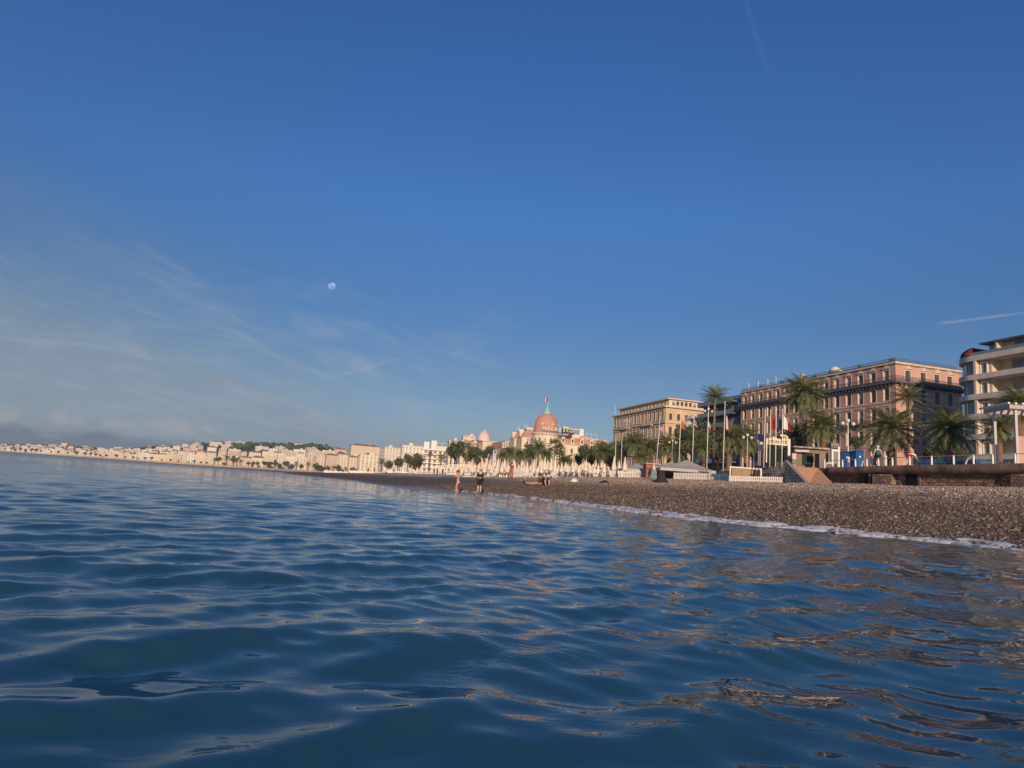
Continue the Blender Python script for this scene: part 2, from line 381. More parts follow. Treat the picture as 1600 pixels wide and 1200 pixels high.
    q.put(b, 'Base Color', q.node('ShaderNodeHueSaturation', Color=cr.outputs[0], Value=q.mr(z, .9, 2.2, 1.05, 2.2), Fac=1.0).outputs[0]); q.put(b, 'Roughness', q.mr(z, .05, .5, .35, .8))
    struct(put('pebbles', np_mesh('pebbles', V, Fq, m, False)), 'stuff', 'loose brown and grey pebbles covering the beach in the foreground')
build_beach()

def offs(L, d):
    out = []
    for i, p in enumerate(L):
        t = (L[min(i + 1, len(L) - 1)] - L[max(i - 1, 0)]); t = t / np.hypot(*t); out.append(p + d * np.array([t[1], -t[0]]))
    return np.array(out)
def ribbon(name, L, d0, d1, z, m, thick=.5):
    a, b = offs(L, d0), offs(L, d1); mb = MB(); n = len(L)
    vs = [(*p, z) for p in a] + [(*p, z) for p in b] + [(*p, z - thick) for p in a]
    mb.add(vs, [(i, n + i, n + i + 1, i + 1) for i in range(n - 1)] + [(i, i + 1, 2 * n + i + 1, 2 * n + i) for i in range(n - 1)])
    return struct(mb.build(name, m))
M_PAVE = mat('pavement', (.30, .22, .17), .8, .18, .8)
M_ASPH = mat('asphalt', (.055, .052, .05), .9, .2, 1.5)
ribbon('promenade', WALL, .2, 24, PROM_Z, M_PAVE, 1.0)
ribbon('road', WALL, 24, 44, PROM_Z - .13, M_ASPH)
ribbon('pavement', WALL, 44, 60, PROM_Z, M_PAVE)

UK = [-400, -200, 0, 100, 300, 450, 600, 700, 750, 850, 1000]; YK = [5500, 3700, 2750, 2000, 1260, 1050, 790, 540, 430, 306, 220]
SKU = [-200, 0, 60, 110, 140, 200, 240, 280, 300, 340, 380, 430, 460, 500, 560, 620, 660, 700, 760, 900]
SKP = [12, 16, 19, 21, 18, 22, 28, 33, 37, 42, 43, 45, 47, 47, 42, 40, 36, 26, 8, 4]
def u_of(x, y): return 800 + (x / y - .0111) / .000943
def yrow(u): return float(np.interp(u, UK, YK))
def hill_z(x, y):
    if y < 250: return PROM_Z
    u = u_of(x, y); yr = yrow(u); rz = max(0.0, (np.interp(u, SKU, SKP) - 8) / 1050 * yr * 1.75 - 4)
    t = min(1, max(0, (y / yr - 1.07) / .68)); t = t * t * (3 - 2 * t)
    return PROM_Z + rz * t + 2.5 * t * noise.noise(Vector((x * .006, y * .006, 0)))
def build_land():
    us = np.linspace(-420, 1100, 150); fs = np.array([.955, 1, 1.03, 1.07, 1.12, 1.18, 1.25, 1.33, 1.42, 1.52, 1.62, 1.72, 1.82, 2.0, 2.4])
    V = []; nf = len(fs)
    for u in us:
        for f in fs:
            y = yrow(u) * f; x = (.0111 + .000943 * (u - 800)) * y; z = hill_z(x, y)
            if f > 1.75: z -= (f - 1.75) * 40
            V.append((x, y, z - .02 if f > 1.0 else PROM_Z - .3))
    Fq = [(i * nf + j, (i + 1) * nf + j, (i + 1) * nf + j + 1, i * nf + j + 1) for i in range(len(us) - 1) for j in range(nf - 1)]
    m = mat('hillside_ground', (.075, .085, .04), .9, .4, .02)
    struct(put('hills', np_mesh('hills', V, Fq, m)))
    a, b = offs(WALL[:18], 59), offs(WALL[:18], 400); mb = MB(); n = len(a)
    mb.add([(*p, PROM_Z - .05) for p in a] + [(*p, PROM_Z - .05) for p in b], [(i, n + i, n + i + 1, i + 1) for i in range(n - 1)])
    struct(mb.build('ground', M_PAVE))
build_land()

# ------------------------------------------------------------------ building materials
def wallmat(name, col, var=.10):
    m = bpy.data.materials.new(name); m.use_nodes = True; q, b = nodes_of(m); b.inputs['Roughness'].default_value = .85; b.inputs['Specular IOR Level'].default_value = .2
    co = q.node('ShaderNodeTexCoord').outputs['Object']
    st = q.node('ShaderNodeMapping', Vector=co, Scale=(1.2, 1.2, .12)).outputs[0]
    nz = q.m('ADD', q.m('MULTIPLY', q.noise(st, .9, 5, .65), .6), q.m('MULTIPLY', q.noise(co, .35, 4), .5))
    q.put(b, 'Base Color', q.mix(q.mr(nz, .35, .75, 0, 1, False), tuple(x * (1 + var) for x in col), tuple(x * (1 - var * 2.2) for x in col)))
    MATS[name] = m; return m
M_PINK = wallmat('pink_render', (.59, .37, .29)); M_TRIM = wallmat('pale_stone_trim', (.70, .57, .45)); M_YEL = wallmat('yellow_render', (.64, .48, .28))
M_CREAM = wallmat('cream_render', (.78, .68, .50)); M_BEIGE = wallmat('beige_concrete', (.66, .60, .53)); M_DOME = wallmat('pink_dome_tiles', (.58, .31, .24)); M_SLATE = wallmat('slate_blue_wall', (.17, .20, .26))
M_ROOFD = mat('dark_roof', (.12, .135, .165), .6, .2, 1); M_IRON = mat('wrought_iron', (.09, .095, .11), .6); M_WHITE = mat('white_paint', (.80, .74, .66), .55, .08, 2)
M_GREEN = mat('green_copper', (.28, .55, .42), .6, .12, 1); M_SHUT = mat('dark_shutter', (.09, .07, .07), .6, .15, 2); M_TILE = mat('clay_tiles', (.42, .20, .12), .85, .25, 1)
M_SCREEN_D = mat('dark_clump_olive', (.07, .07, .045), .9, .3, .6)
M_RED = mat('red_canvas', (.55, .04, .04), .8); M_BLACK = mat('black_canvas', (.02, .02, .025), .8)
def glassmat(name, col, rough=.12):
    m = mat(name, col, rough, 0, spec=.6)
    return m
M_GLASS = glassmat('dark_window_glass', (.10, .082, .082), .25); M_GLASSG = glassmat('greenish_glass', (.19, .24, .25), .12); M_CURT = mat('pale_curtain', (.42, .38, .33), .8, .1, 2)

def win_pair(w, h, style='plain', d=.22, t=.22, tm=None, pm=None, sill=.12):
    tm = tm or M_TRIM; f = MB()
    f.box(-w / 2 - t, -w / 2, -d, 0, 0, h); f.box(w / 2, w / 2 + t, -d, 0, 0, h); f.box(-w / 2 - t, w / 2 + t, -d - .02, 0, h, h + t * 1.2); f.box(-w / 2 - t, w / 2 + t, -d - .1, 0, -sill, 0)
    if style == 'ped':
        z = h + t * 1.2 + .15; W2 = w / 2 + t + .2
        f.add([(-W2, -d - .25, z), (W2, -d - .25, z), (0, -d - .25, z + .75), (-W2, 0, z), (W2, 0, z), (0, 0, z + .75)], [(0, 1, 2), (0, 2, 5, 3), (1, 4, 5, 2), (0, 3, 4, 1)])
        f.box(-w / 2 - t, -w / 2, -d - .12, 0, h + t * 1.2, z); f.box(w / 2, w / 2 + t, -d - .12, 0, h + t * 1.2, z)
    if style == 'hood':
        f.box(-w / 2 - t - .15, w / 2 + t + .15, -d - .28, 0, h + t * 1.6, h + t * 1.6 + .18)
    p = MB(); p.box(-w / 2, w / 2, -.05, -.01, 0, h); 
    p.box(-.03, .03, -.08, -.052, 0, h, 1); p.box(-w / 2, w / 2, -.08, -.053, h * .62, h * .62 + .05, 1)
    p2 = MB(); p2.box(-w / 2, w / 2, -.05, -.01, 0, h * .45); p2.box(-w / 2, w / 2, -.07, -.01, h * .452, h, 1); p2.box(-.03, .03, -.09, -.072, 0, h, 1)
    return f.mesh('window', tm), p.mesh('pane', [pm or M_GLASS, M_SHUT]), p2.mesh('pane', [pm or M_GLASS, M_CURT])
def win(root, pair, face, along, z, off=0.0):
    loc = {'F': (off, along, z), 'S': (along, off, z)}[face]
    o = put('window', pair[0], root, loc, -math.pi / 2 if face == 'F' else 0); put('pane', pair[2] if len(pair) > 2 and math.sin(along * 37.7 + z * 91.3) > .55 else pair[1], o); return o
def win_rec(w, h, style='plain', D=.30, t=.13):
    # window set back in the wall: deep pale jambs, thin surround, optional hood or pediment standing on the wall face
    f = MB(); o = w / 2 + .10
    f.box(-o, -w / 2, -D - .004, 0, 0, h); f.box(w / 2, o, -D - .004, 0, 0, h); f.box(-o, o, -D - .004, 0, h, h + .1)
    f.box(-o - t, -o - .001, -D - .045, -D + .002, -.02, h + .1 + t); f.box(o + .001, o + t, -D - .045, -D + .002, -.02, h + .1 + t); f.box(-o, o, -D - .045, -D + .002, h + .101, h + .1 + t); f.box(-o - t - .05, o + t + .05, -D - .12, 0, -.14, -.021)
    z = h + .32
    if style == 'ped':
        W2 = o + t + .1; f.add([(-W2, -D - .22, z), (W2, -D - .22, z), (0, -D - .22, z + .62), (-W2, -D, z), (W2, -D, z), (0, -D, z + .62)], [(0, 1, 2), (0, 2, 5, 3), (1, 4, 5, 2), (0, 3, 4, 1)])
    if style == 'hood': f.box(-o - t - .08, o + t + .08, -D - .2, -D + .002, z, z + .14)
    p = MB(); p.box(-w / 2, w / 2, -.05, -.01, 0, h); p.box(-.03, .03, -.08, -.052, 0, h, 1); p.box(-w / 2, w / 2, -.08, -.053, h * .62, h * .62 + .05, 1)
    p2 = MB(); p2.box(-w / 2, w / 2, -.05, -.01, 0, h * .45); p2.box(-w / 2, w / 2, -.07, -.01, h * .452, h, 1); p2.box(-.03, .03, -.09, -.072, 0, h, 1)
    return f.mesh('window', M_TRIM), p.mesh('pane', [M_GLASS, M_SHUT]), p2.mesh('pane', [M_GLASS, M_CURT])
def pierced(mb, face, a0, a1, z0, z1, cs, w, levels, D=.30):
    # wall skin D thick with real openings: piers between window columns and spandrels between the storeys
    def bx(p, q, u, v):
        if face == 'F': mb.box(-D, 0, p, q, u, v)
        else: mb.box(p, q, -D, 0, u, v)
    ed = [a0] + [x for c_ in cs for x in (c_ - w / 2 - .1, c_ + w / 2 + .1)] + [a1]
    for i in range(0, len(ed), 2): bx(ed[i], ed[i + 1], z0, z1)
    for c_ in cs:
        z = z0
        for zb, h in levels: bx(c_ - w / 2 - .1, c_ + w / 2 + .1, z, zb); z = zb + h + .1
        bx(c_ - w / 2 - .1, c_ + w / 2 + .1, z, z1)
def railing(mb, pts, z0, z1, step=.28, r=.018, top=.035):
    for a, b in zip(pts[:-1], pts[1:]):
        a = Vector((a[0], a[1], 0)); b = Vector((b[0], b[1], 0)); L = (b - a).length; n = max(1, int(L / step))
        for i in range(n + 1):
            p = a.lerp(b, i / n); mb.box(p.x - r, p.x + r, p.y - r, p.y + r, z0, z1)
        for z in (z0 + .08, z1): mb.tube((a.x, a.y, z), (b.x, b.y, z), top, n=4)
RZ = math.atan2(.26, .966)              # the sea front runs this way from here to the domed hotel
def text_mesh(s, size, m, ext=.06, align='CENTER', bold=.0):
    cu = bpy.data.curves.new('lettering', 'FONT'); cu.body = s; cu.size = size; cu.extrude = ext; cu.align_x = align; cu.align_y = 'BOTTOM'; cu.offset = bold; cu.resolution_u = 3
    o = bpy.data.objects.new('lettering', cu); COL.objects.link(o); dg = bpy.context.evaluated_depsgraph_get()
    me = bpy.data.meshes.new_from_object(o.evaluated_get(dg)); bpy.data.objects.remove(o); me.materials.clear(); me.materials.append(m); me.name = 'lettering'; return me
def letters(word, size, total, m, parent, origin, name='sign_letter', rot=(math.pi / 2, 0, 0), axis=(1, 0, 0), bold=.02):
    ax = Vector(axis); n = len(word); cache = {}
    for i, ch in enumerate(word):
        if ch == ' ': continue
        if ch not in cache: cache[ch] = text_mesh(ch, size, m, .08, 'CENTER', bold)
        o = put(name, cache[ch], parent, Vector(origin) + ax * (total * (i + .5) / n)); o.rotation_euler = rot

# ------------------------------------------------------------------ pink hotel with the balcony sign
def pink_hotel():
    L, D, G, TOP = 47.3, 15, PROM_Z, 28.2
    t = thing('grand_hotel', 'pink grand hotel with a dark balcony carrying white sign letters under its top floor', 'hotel', (70.2, 121.0, 0), RZ)
    ys = [1.9 + i * (L - 3.6) / 14 for i in range(15)]; xs = (2.5, 6.0, 9.2, 12.2); LV = [(9.6, 2.6), (13.5, 2.6), (17.5, 2.6), (21.5, 2.35), (24.9, 2.2)]
    wl = MB(); wl.box(0, D, 0, L, G - .2, TOP); pierced(wl, 'F', -.30, L, G - .2, TOP, ys, 1.2, LV); pierced(wl, 'S', 0.001, D, G - .2, TOP, xs, 1.2, LV); wl.build('wall', M_PINK, t)
    c = MB(); c.box(-.55, D, -.55, L + .2, TOP, TOP + .35); c.box(-.3, D, -.3, L + .1, TOP - .3, TOP - .002); c.build('cornice', M_TRIM, t)
    r = MB(); r.box(-.2, D - .4, -.2, L, TOP + .352, TOP + .55)
    for y in np.arange(.5, L, 7.8): r.box(-.25, .35, y, y + .6, TOP + .552, TOP + 1.15)
    railing(r, [(D - 1, -.1), (-.1, -.1), (-.1, L)], TOP + .55, TOP + 1.05, .5, .03, .06); r.build('roof_parapet', M_ROOFD, t)
    s = MB(); s.box(-1.25, D, -1.25, L, 24.55, 24.85)
    for y in np.arange(.4, L, .9): s.box(-1.0, -.002, y, y + .3, 24.15, 24.548)
    for x in np.arange(.4, D, .9): s.box(x, x + .3, -1.0, -.002, 24.15, 24.548)
    s.build('balcony_slab', M_ROOFD, t)
    b = MB(); railing(b, [(D, -1.2), (-1.2, -1.2), (-1.2, L)], 24.85, 25.75, .24, .022, .05); b.box(-1.24, -1.21, 0, L, 24.86, 25.15); b.build('balcony_railing', M_IRON, t)
    k = MB(); k.box(-.42, -.302, -.302, L, 21.05, 21.3); k.box(-.42, D, -.42, -.303, 21.06, 21.31); k.box(-.46, -.303, -.302, L, 16.9, 17.2); k.box(-.46, D, -.46, -.304, 16.91, 17.21); k.box(-.42, -.303, -.302, L, 12.95, 13.2); k.build('string_course', M_TRIM, t)
    for y in (15.45, 31.0, 35.2): MB().box(-.40, -.303, y - .2, y + .2, G, 24.1).box(-.40, -.304, y - .2, y + .2, 24.87, TOP - .31).build('pilaster', M_PINK, t)
    top = win_rec(1.2, 2.2, 'ped'); f4 = win_rec(1.2, 2.35); f3 = win_rec(1.2, 2.6, 'hood')
    for z, h in LV:
        p = top if z > 24 else f4 if z > 21 else f3
        for y in ys: win(t, p, 'F', y, z)
        for x in xs: win(t, p, 'S', x, z)
    g = MB(); 
    for y in ys[::2]: g.box(-.36, -.302, y - .9, y + .9, G, 8.2)
    g.build('ground_floor_doors', M_GLASS, t)
    bal = MB(); bal.box(-1.2, -.47, 6.4, 12.6, 17.15, 17.38); railing(bal, [(-.5, 6.4), (-1.15, 6.4), (-1.15, 12.6), (-.5, 12.6)], 17.38, 18.25, .3); bal.build('balcony', M_IRON, t)
    # letters standing on the railing, read from the sea: start at the far end
    word = 'WESTMINSTER HOTEL & SPA'; n = len(word); span = (30.6, 18.4)
    for i, ch in enumerate(word):
        if ch == ' ': continue
        y = span[0] + (span[1] - span[0]) * (i + .5) / n
        o = put('sign_letter', text_mesh(ch, 1.15, M_WHITE, .07, 'CENTER', .02), t, (-1.34, y, 25.02)); o.rotation_euler = (math.pi / 2, 0, -math.pi / 2)
    # roof furniture
    v = MB(); v.box(3, 3.9, 29.3, 30.2, TOP + .56, TOP + 2.6); v.box(3.1, 3.8, 29.4, 30.1, TOP + 2.61, TOP + 2.8); v.build('chimney', M_CREAM, t)
    d = MB(); d.box(1.2, 3.0, 15.6, 18.4, TOP + .56, TOP + 1.4); d.lathe([(1.0, TOP + 1.4), (.95, TOP + 1.9), (.6, TOP + 2.3), (.0, TOP + 2.45)], 14, (2.0, 17.6)); d.build('roof_lantern', M_CREAM, t)
    fr = MB()
    for y in (35.5, 38.5, 42.2, 46.0): fr.tube((1, y, TOP + .55), (1, y, TOP + 2.7), .07, n=6)
    fr.tube((1, 35.5, TOP + 2.7), (1, 46.0, TOP + 2.7), .07, n=6); fr.build('roof_frame', M_WHITE, t)
pink_hotel()

# ------------------------------------------------------------------ apartment block with curved end (right)
def curved_block():
    L, D, r = 29.4, 16.0, 3.6; G = PROM_Z
    a = Vector((-.2599, .9656)); P0 = Vector((73.3, 108.0)) - a * 28 + Vector((.9656, .2599)) * .55
    t = thing('apartment_block', 'beige modern apartment block with curved glazed end and long balcony bands', 'apartments', (P0.x, P0.y, 0), RZ)
    def plan(off, y0=0.0, x0=None, yoff=None):
        pts = [(D, y0), (-off if x0 is None else x0, y0)]
        if x0 is not None and x0 > 0: return [(D, y0), (x0, y0)]
        for i in range(13):
            th = math.pi - (math.pi / 2) * i / 12; pts.append((r + (r + off) * math.cos(th), L - r + (r + off) * math.sin(th)))
        pts.append((D, L + off)); return pts
    tops = [26.85, 23.75, 20.55, 17.4, 14.2, 11.0, 7.9]
    for i, z in enumerate(tops):
        MB().prism(plan(1.0 if i else .9), z - .85, z).build('balcony_band', M_BEIGE, t)
    w = MB(); w.prism([(D, 23.0), (0, 23.0), (0, 25.6)] + [(.75 + (r - .75) + (r - .35) * math.cos(math.pi - math.pi / 2 * i / 10), L - r + (r - .35) * math.sin(math.pi - math.pi / 2 * i / 10)) for i in range(1, 11)] + [(D, L - .35)], G, 26.0)
    w.box(2.0, D - .1, 0, 22.998, G, 26.0); w.box(0, 1.998, 11.6, 12.0, G, 26.0); w.build('wall', M_TRIM, t)
    # curved glazing between the bands
    zz = [(tops[i + 1], tops[i] - .85) for i in range(len(tops) - 1)]
    for z0, z1 in zz:
        g = MB(); rr = r + .25
        g.add([(r + rr * math.cos(math.pi - math.pi / 2 * i / 12), L - r + rr * math.sin(math.pi - math.pi / 2 * i / 12), z) for z in (z0 + .003, z1 - .003) for i in range(13)], [(i, i + 1, 14 + i, 13 + i) for i in range(12)])
        g.box(-.25, -.24, 25.5, L - r, z0 + .003, z1 - .003)
        go = g.build('bay_glazing', M_GLASSG, t, True)
        fm = MB()
        for i in range(0, 13, 3):
            th = math.pi - math.pi / 2 * i / 12; x, y = r + (rr + .03) * math.cos(th), L - r + (rr + .03) * math.sin(th); fm.box(x - .06, x + .06, y - .06, y + .06, z0 + .004, z1 - .004)
        fm.build('mullion', M_WHITE, go)
        MB().box(-.9, -.003, 24.95, 25.35, z0 + .002, z1 - .002).build('column', M_TRIM, t)
        win(t, win_pair(.95, 1.75, 'plain', .2, .18, M_WHITE, M_GLASSG), 'F', 24.2, z0 + .05)
    # loggia doors on the set-back wall
    for k_, (z0, z1) in enumerate(zz):
        for y, ww in ((19.9, 2.6), (14.6, 3.2), (8.5, 2.6), (3.5, 2.6)):
            win(t, win_pair(ww, z1 - z0 - .25, 'plain', .12, .1, M_BEIGE, M_GLASSG if (k_ + int(y)) % 2 else M_CURT), 'F', y, z0 + .02, off=2.0)
    for z in (17.4, 14.2): 
        b = MB(); railing(b, [(-.9, 12), (-.9, 22.9)], z, z + .28, .3, .015, .02); b.build('handrail', M_WHITE, t)
    # blinds over the bays
    MB().add([(-.95, 25.6, 20.0 - 3.7), (-.95, 28.0, 20.0 - 3.7), (-.25, 28.0, 20.0 - 3.62), (-.25, 25.6, 20.0 - 3.62), (-.95, 25.6, 16.15), (-.95, 28, 16.15)], [(0, 1, 2, 3), (0, 4, 5, 1)]).build('awning', M_RED, t)
    p = MB(); p.box(2.4, D - 1, 0, 25.2, 26.86, 28.9); p.build('penthouse', M_BEIGE, t)
    ro = MB(); ro.box(.6, D - .6, -.2, 25.6, 28.95, 29.15); ro.build('roof', M_ROOFD, t)
    for y in (1.5, 8.5, 15.5, 22.6): MB().box(.8, 2.398, y, y + .3, 26.86, 28.94).build('roof_pier', M_TRIM, t)
    for y in (19, 12, 5): win(t, win_pair(3.6, 1.7, 'plain', .08, .08, M_ROOFD, M_GLASSG), 'F', y, 26.9, off=2.4)
    # dark canopy with a red side, on the terrace
    aw = MB(); n = 10
    for side_, mi in ((25.9, 1), ):
        pass
    prof = [(1.2 * math.sin(math.pi / 2 * i / n), i / n) for i in range(n + 1)]
    vs = []; 
    for i in range(n + 1):
        th = math.pi / 2 * i / n; y = 25.7 + 2.3 * math.sin(th); z = 26.9 + 1.35 * math.cos(th); vs += [(-.5, y, z), (2.6, y, z), (-.5, y, z - .12), (2.6, y, z - .12)]
    aw.add(vs, [(4 * i, 4 * i + 1, 4 * i + 5, 4 * i + 4) for i in range(n)] + [(4 * i + 2, 4 * i + 6, 4 * i + 7, 4 * i + 3) for i in range(n)] + [(4 * i, 4 * i + 4, 4 * i + 6, 4 * i + 2) for i in range(n)], 0)
    vs2 = [(-.49, 25.7, 26.95)] + [(-.49, 25.7 + 1.5 * math.sin(math.pi / 2 * i / n), 26.9 + 1.25 * math.cos(math.pi / 2 * i / n)) for i in range(n - 1)]
    aw.add(vs2, [(0, i, i + 1) for i in range(1, len(vs2) - 1)], 1)
    aw.build('terrace_canopy', [M_BLACK, M_RED], t)
    gb = MB(); gb.box(-.85, -.82, 12, 26, 26.86, 27.35); gb.build('glass_balustrade', M_GLASSG, t)
curved_block()

# ------------------------------------------------------------------ ochre palace hotel
def ochre_hotel():
    L, D, G, TOP = 36.9, 19, PROM_Z, 27.5
    t = thing('palace_hotel', 'ochre palace hotel with a pale attic storey lit on its short side', 'hotel', (45.9, 197.0, 0), RZ)
    MB().box(0, D, 0, L, G - .2, TOP).build('wall', M_YEL, t)
    c = MB(); c.box(-.8, D, -.8, L + .4, TOP, TOP + .45)
    for z in (22.9, 18.3, 13.6): c.box(-.45, D, -.45, L + .2, z, z + .35)
    c.build('cornice', M_TRIM, t)
    MB().box(1.2, D, .3, L - 2, TOP + .45, 30.0).build('attic_storey', M_CREAM, t)
    r = MB(); r.box(.3, D + .3, -.5, L - 1.5, 30.0, 30.35); r.build('roof', M_TRIM, t); MB().box(4, 6, 1.5, 3.5, 30.36, 30.8).build('roof_hatch', M_TILE, t)
    a = win_pair(1.0, 1.9, 'plain', .12, .2); b = win_pair(1.1, 2.6, 'hood', .14, .22); at_ = win_pair(.95, 1.2, 'plain', .1, .12, M_CREAM)
    for i in range(14):
        y = 1.6 + i * (L - 3.2) / 13
        for z, p in ((23.9, b), (19.2, b), (14.6, b), (9.8, b)): win(t, p, 'F', y, z)
        win(t, at_, 'F', y * .93 + .8, 28.4, off=1.2)
    for x in (1.6, 4.2, 6.8, 9.6, 12.4, 15.2):
        for z, p in ((23.9, a), (19.2, b), (14.6, b)): win(t, p, 'S', x, z)
    for x in (2.6, 4.0, 5.4, 6.8, 8.2, 9.6, 11.0, 12.4, 13.8, 15.2): win(t, at_, 'S', x, 28.4, off=.3)
    q = MB(); q.box(5.2, 9.4, -3.2, -.002, G, 22.5); q.add([(4.8, -3.5, 22.5), (9.8, -3.5, 22.5), (7.3, -3.5, 25.6), (4.8, -.02, 22.5), (9.8, -.02, 22.5), (7.3, -.02, 25.6)], [(0, 1, 2), (0, 2, 5, 3), (1, 4, 5, 2), (0, 3, 4, 1)])
    q.build('gabled_bay', M_BEIGE, t); win(t, win_pair(2.2, 2.6, 'plain', .15, .15), 'S', 7.3, 19.3, off=-3.2)
    for y in (10.5, 26.2):
        MB().box(-.9, -.003, y - 3.2, y + 3.2, 22.6, 22.88).box(-.9, -.82, y - 3.2, y + 3.2, 22.9, 23.8).build('balcony', M_TRIM, t)
    # two slim poles on the far corner of the roof
    MB().tube((0, 36.4, 28), (0, 36.4, 31.5), .06, n=5).build('mast', M_WHITE, t)
ochre_hotel()

def slate_block():
    L, D, G = 17, 14, PROM_Z
    t = thing('balcony_block', 'slate blue block of glass balconies between the ochre and the pink hotels', 'apartments', (57.0, 169.2, 0), RZ)
    MB().box(1.4, D, 0, L, G - .2, 27.0).build('wall', M_SLATE, t)
    for z in (26.4, 23.3, 20.2, 17.1, 14.0, 10.9, 7.8):
        MB().box(-.6, 1.398, 0, L, z, z + .3).build('balcony_slab', M_SLATE, t)
        MB().box(-.58, -.54, 0, L, z + .302, z + 1.2).build('glass_balustrade', M_GLASSG, t)
        for y in (2.2, 6.4, 10.6, 14.8): win(t, win_pair(2.4, 2.2, 'plain', .08, .08, M_SLATE, M_GLASSG if (int(y + z)) % 2 else M_GLASS), 'F', y, z + .31 - (3.0 if z > 26 else 0), off=1.4)
    MB().box(2.5, D, 1, L - 1, 27.0, 28.6).build('penthouse', M_SLATE, t)
    b = MB(); railing(b, [(1.6, 0), (1.6, L)], 27.0, 28.4, 1.2, .03, .03); b.build('roof_railing', M_GLASSG, t)
slate_block()

# ------------------------------------------------------------------ domed hotel
def domed_hotel():
    G = PROM_Z
    t = thing('domed_hotel', 'white palace hotel with a pink dome topped in green copper and a flag', 'hotel', (17.0, 306.0, 0), RZ)
    tw = MB(); tw.lathe([(6.0, G), (6.0, 26.0)], 32); tw.build('tower', M_CREAM, t, True)
    tw = MB(); tw.lathe([(6.0, 25.3), (6.5, 25.6), (6.6, 26.1), (5.9, 26.5), (5.7, 26.5)], 32); tw.build('tower_cornice', M_TRIM, t, True)
    d = MB(); d.lathe([(5.7, 26.5), (5.55, 27.6), (5.25, 28.2), (5.45, 29.6), (5.35, 31.0), (4.9, 32.4), (4.1, 33.7), (3.1, 34.7), (2.0, 35.3)], 36); dome = d.build('dome', M_DOME, t, True)
    rb = MB()
    for i in range(18):
        a = 2 * math.pi * i / 18; prof = [(5.27, 28.2), (5.47, 29.6), (5.37, 31.0), (4.92, 32.4), (4.12, 33.7), (3.12, 34.7)]
        rb.path([((r + .02) * math.cos(a), (r + .02) * math.sin(a), z) for r, z in prof], [.07] * 6, 4)
    rb.build('dome_rib', M_DOME, dome)
    for a in (-2.2, -1.35, -.6): MB().tube((5.2 * math.cos(a), 5.2 * math.sin(a), 30.3), (5.75 * math.cos(a), 5.75 * math.sin(a), 30.25), .42, n=12).build('dome_oculus', M_WHITE, dome)
    l = MB(); l.lathe([(2.25, 35.2), (2.3, 35.6), (1.9, 36.3), (1.75, 36.6), (1.15, 37.4), (.75, 38.1), (.35, 38.8), (.1, 39.3)], 20); l.build('copper_lantern', M_GREEN, t, True)
    MB().tube((0, 0, 39.0), (0, 0, 42.6), .09, .05, 6).build('flagpole', M_WHITE, t)
    f = MB(); n = 9
    cols = [0, 0, 0, 1, 1, 1, 2, 2, 2]
    for i in range(n):
        x0, x1 = -.08 - 2.1 * i / n, -.08 - 2.1 * (i + 1) / n; y0, y1 = .16 * math.sin(i * .9), .16 * math.sin((i + 1) * .9)
        f.add([(x0, y0, 41.0), (x1, y1, 40.95), (x1, y1, 42.35), (x0, y0, 42.4)], [(0, 1, 2, 3)], cols[i])
    f.build('flag', [mat('flag_blue', (.02, .04, .16), .8), mat('flag_white', (.75, .72, .7), .8), mat('flag_red', (.42, .05, .05), .8)], t)
    for i, a in enumerate(np.arange(-2.75, -.2, .42)):
        for z, h in ((22.0, 1.9), (17.6, 2.0), (13.2, 2.0)):
            fr, pa = win_pair(.85, h, 'plain', .15, .16, M_CREAM)[:2] if i == 0 and z == 22.0 else (domed_hotel.fr, domed_hotel.pa)
            domed_hotel.fr, domed_hotel.pa = fr, pa
            o = put('window', fr, t, (6.02 * math.cos(a), 6.02 * math.sin(a), z), a + math.pi / 2); put('pane', pa, o)
    # side wing
    MB().box(4, 31, -1.5, 14, G, 22.3).build('side_wing', M_CREAM, t)
    m = MB(); m.add([(4, -1.8, 22.6), (31, -1.8, 22.6), (31, .6, 25.6), (4, .6, 25.6), (4, 13, 22.6), (31, 13, 22.6), (31, 11, 25.6), (4, 11, 25.6)], [(0, 1, 2, 3), (3, 2, 6, 7), (1, 5, 6, 2), (5, 4, 7, 6)]); m.build('mansard_roof', M_DOME, t)
    MB().box(4, 31.3, -2.2, 14, 22.3, 22.6).box(4, 31, .4, 12, 25.6, 25.9).box(4, 31.2, -1.75, -1.502, 17.2, 17.5).build('wing_cornice', M_TRIM, t)
    dm = MB(); dm.box(-.85, .85, -.1, 2.2, 0, 2.3); dm.add([(-1.1, -.25, 2.3), (1.1, -.25, 2.3), (0, -.25, 3.3), (-1.1, 2.5, 2.3), (1.1, 2.5, 2.3), (0, 2.5, 3.3)], [(0, 1, 2), (0, 2, 5, 3), (1, 4, 5, 2)]); dme = dm.mesh('dormer', M_CREAM)
    pane = MB().box(-.42, .42, -.16, -.11, .5, 2.0).mesh('pane', M_GLASS); wp = win_pair(.95, 2.0, 'plain', .15, .16, M_TRIM)
    for x in (7.8, 12.4, 17.0, 21.8, 26.4):
        o = put('dormer', dme, t, (x, -2.0, 22.6)); put('pane', pane, o)
        for z in (18.4, 13.6, 9.2): win(t, wp, 'S', x, z, off=-1.5)
    bx = MB(); bx.box(9.2, 11.9, 3, 5, 25.9, 30.6); bx.box(17.5, 19.6, 3, 5, 25.9, 30.4); bx.box(11.9, 17.5, 3.6, 3.9, 29.8, 30.15); bx.build('roof_pavilion', M_WHITE, t)
    MB().box(12, 17, 1, 5, 25.9, 27.3).build('roof_house', M_CREAM, t); MB().box(17, 22, 1, 5, 25.9, 26.9).build('roof_house', M_DOME, t)
    fr = MB(); railing(fr, [(20, 1), (25.5, 1)], 25.9, 28.2, 2.7, .07, .08); fr.build('roof_frame', M_WHITE, t)
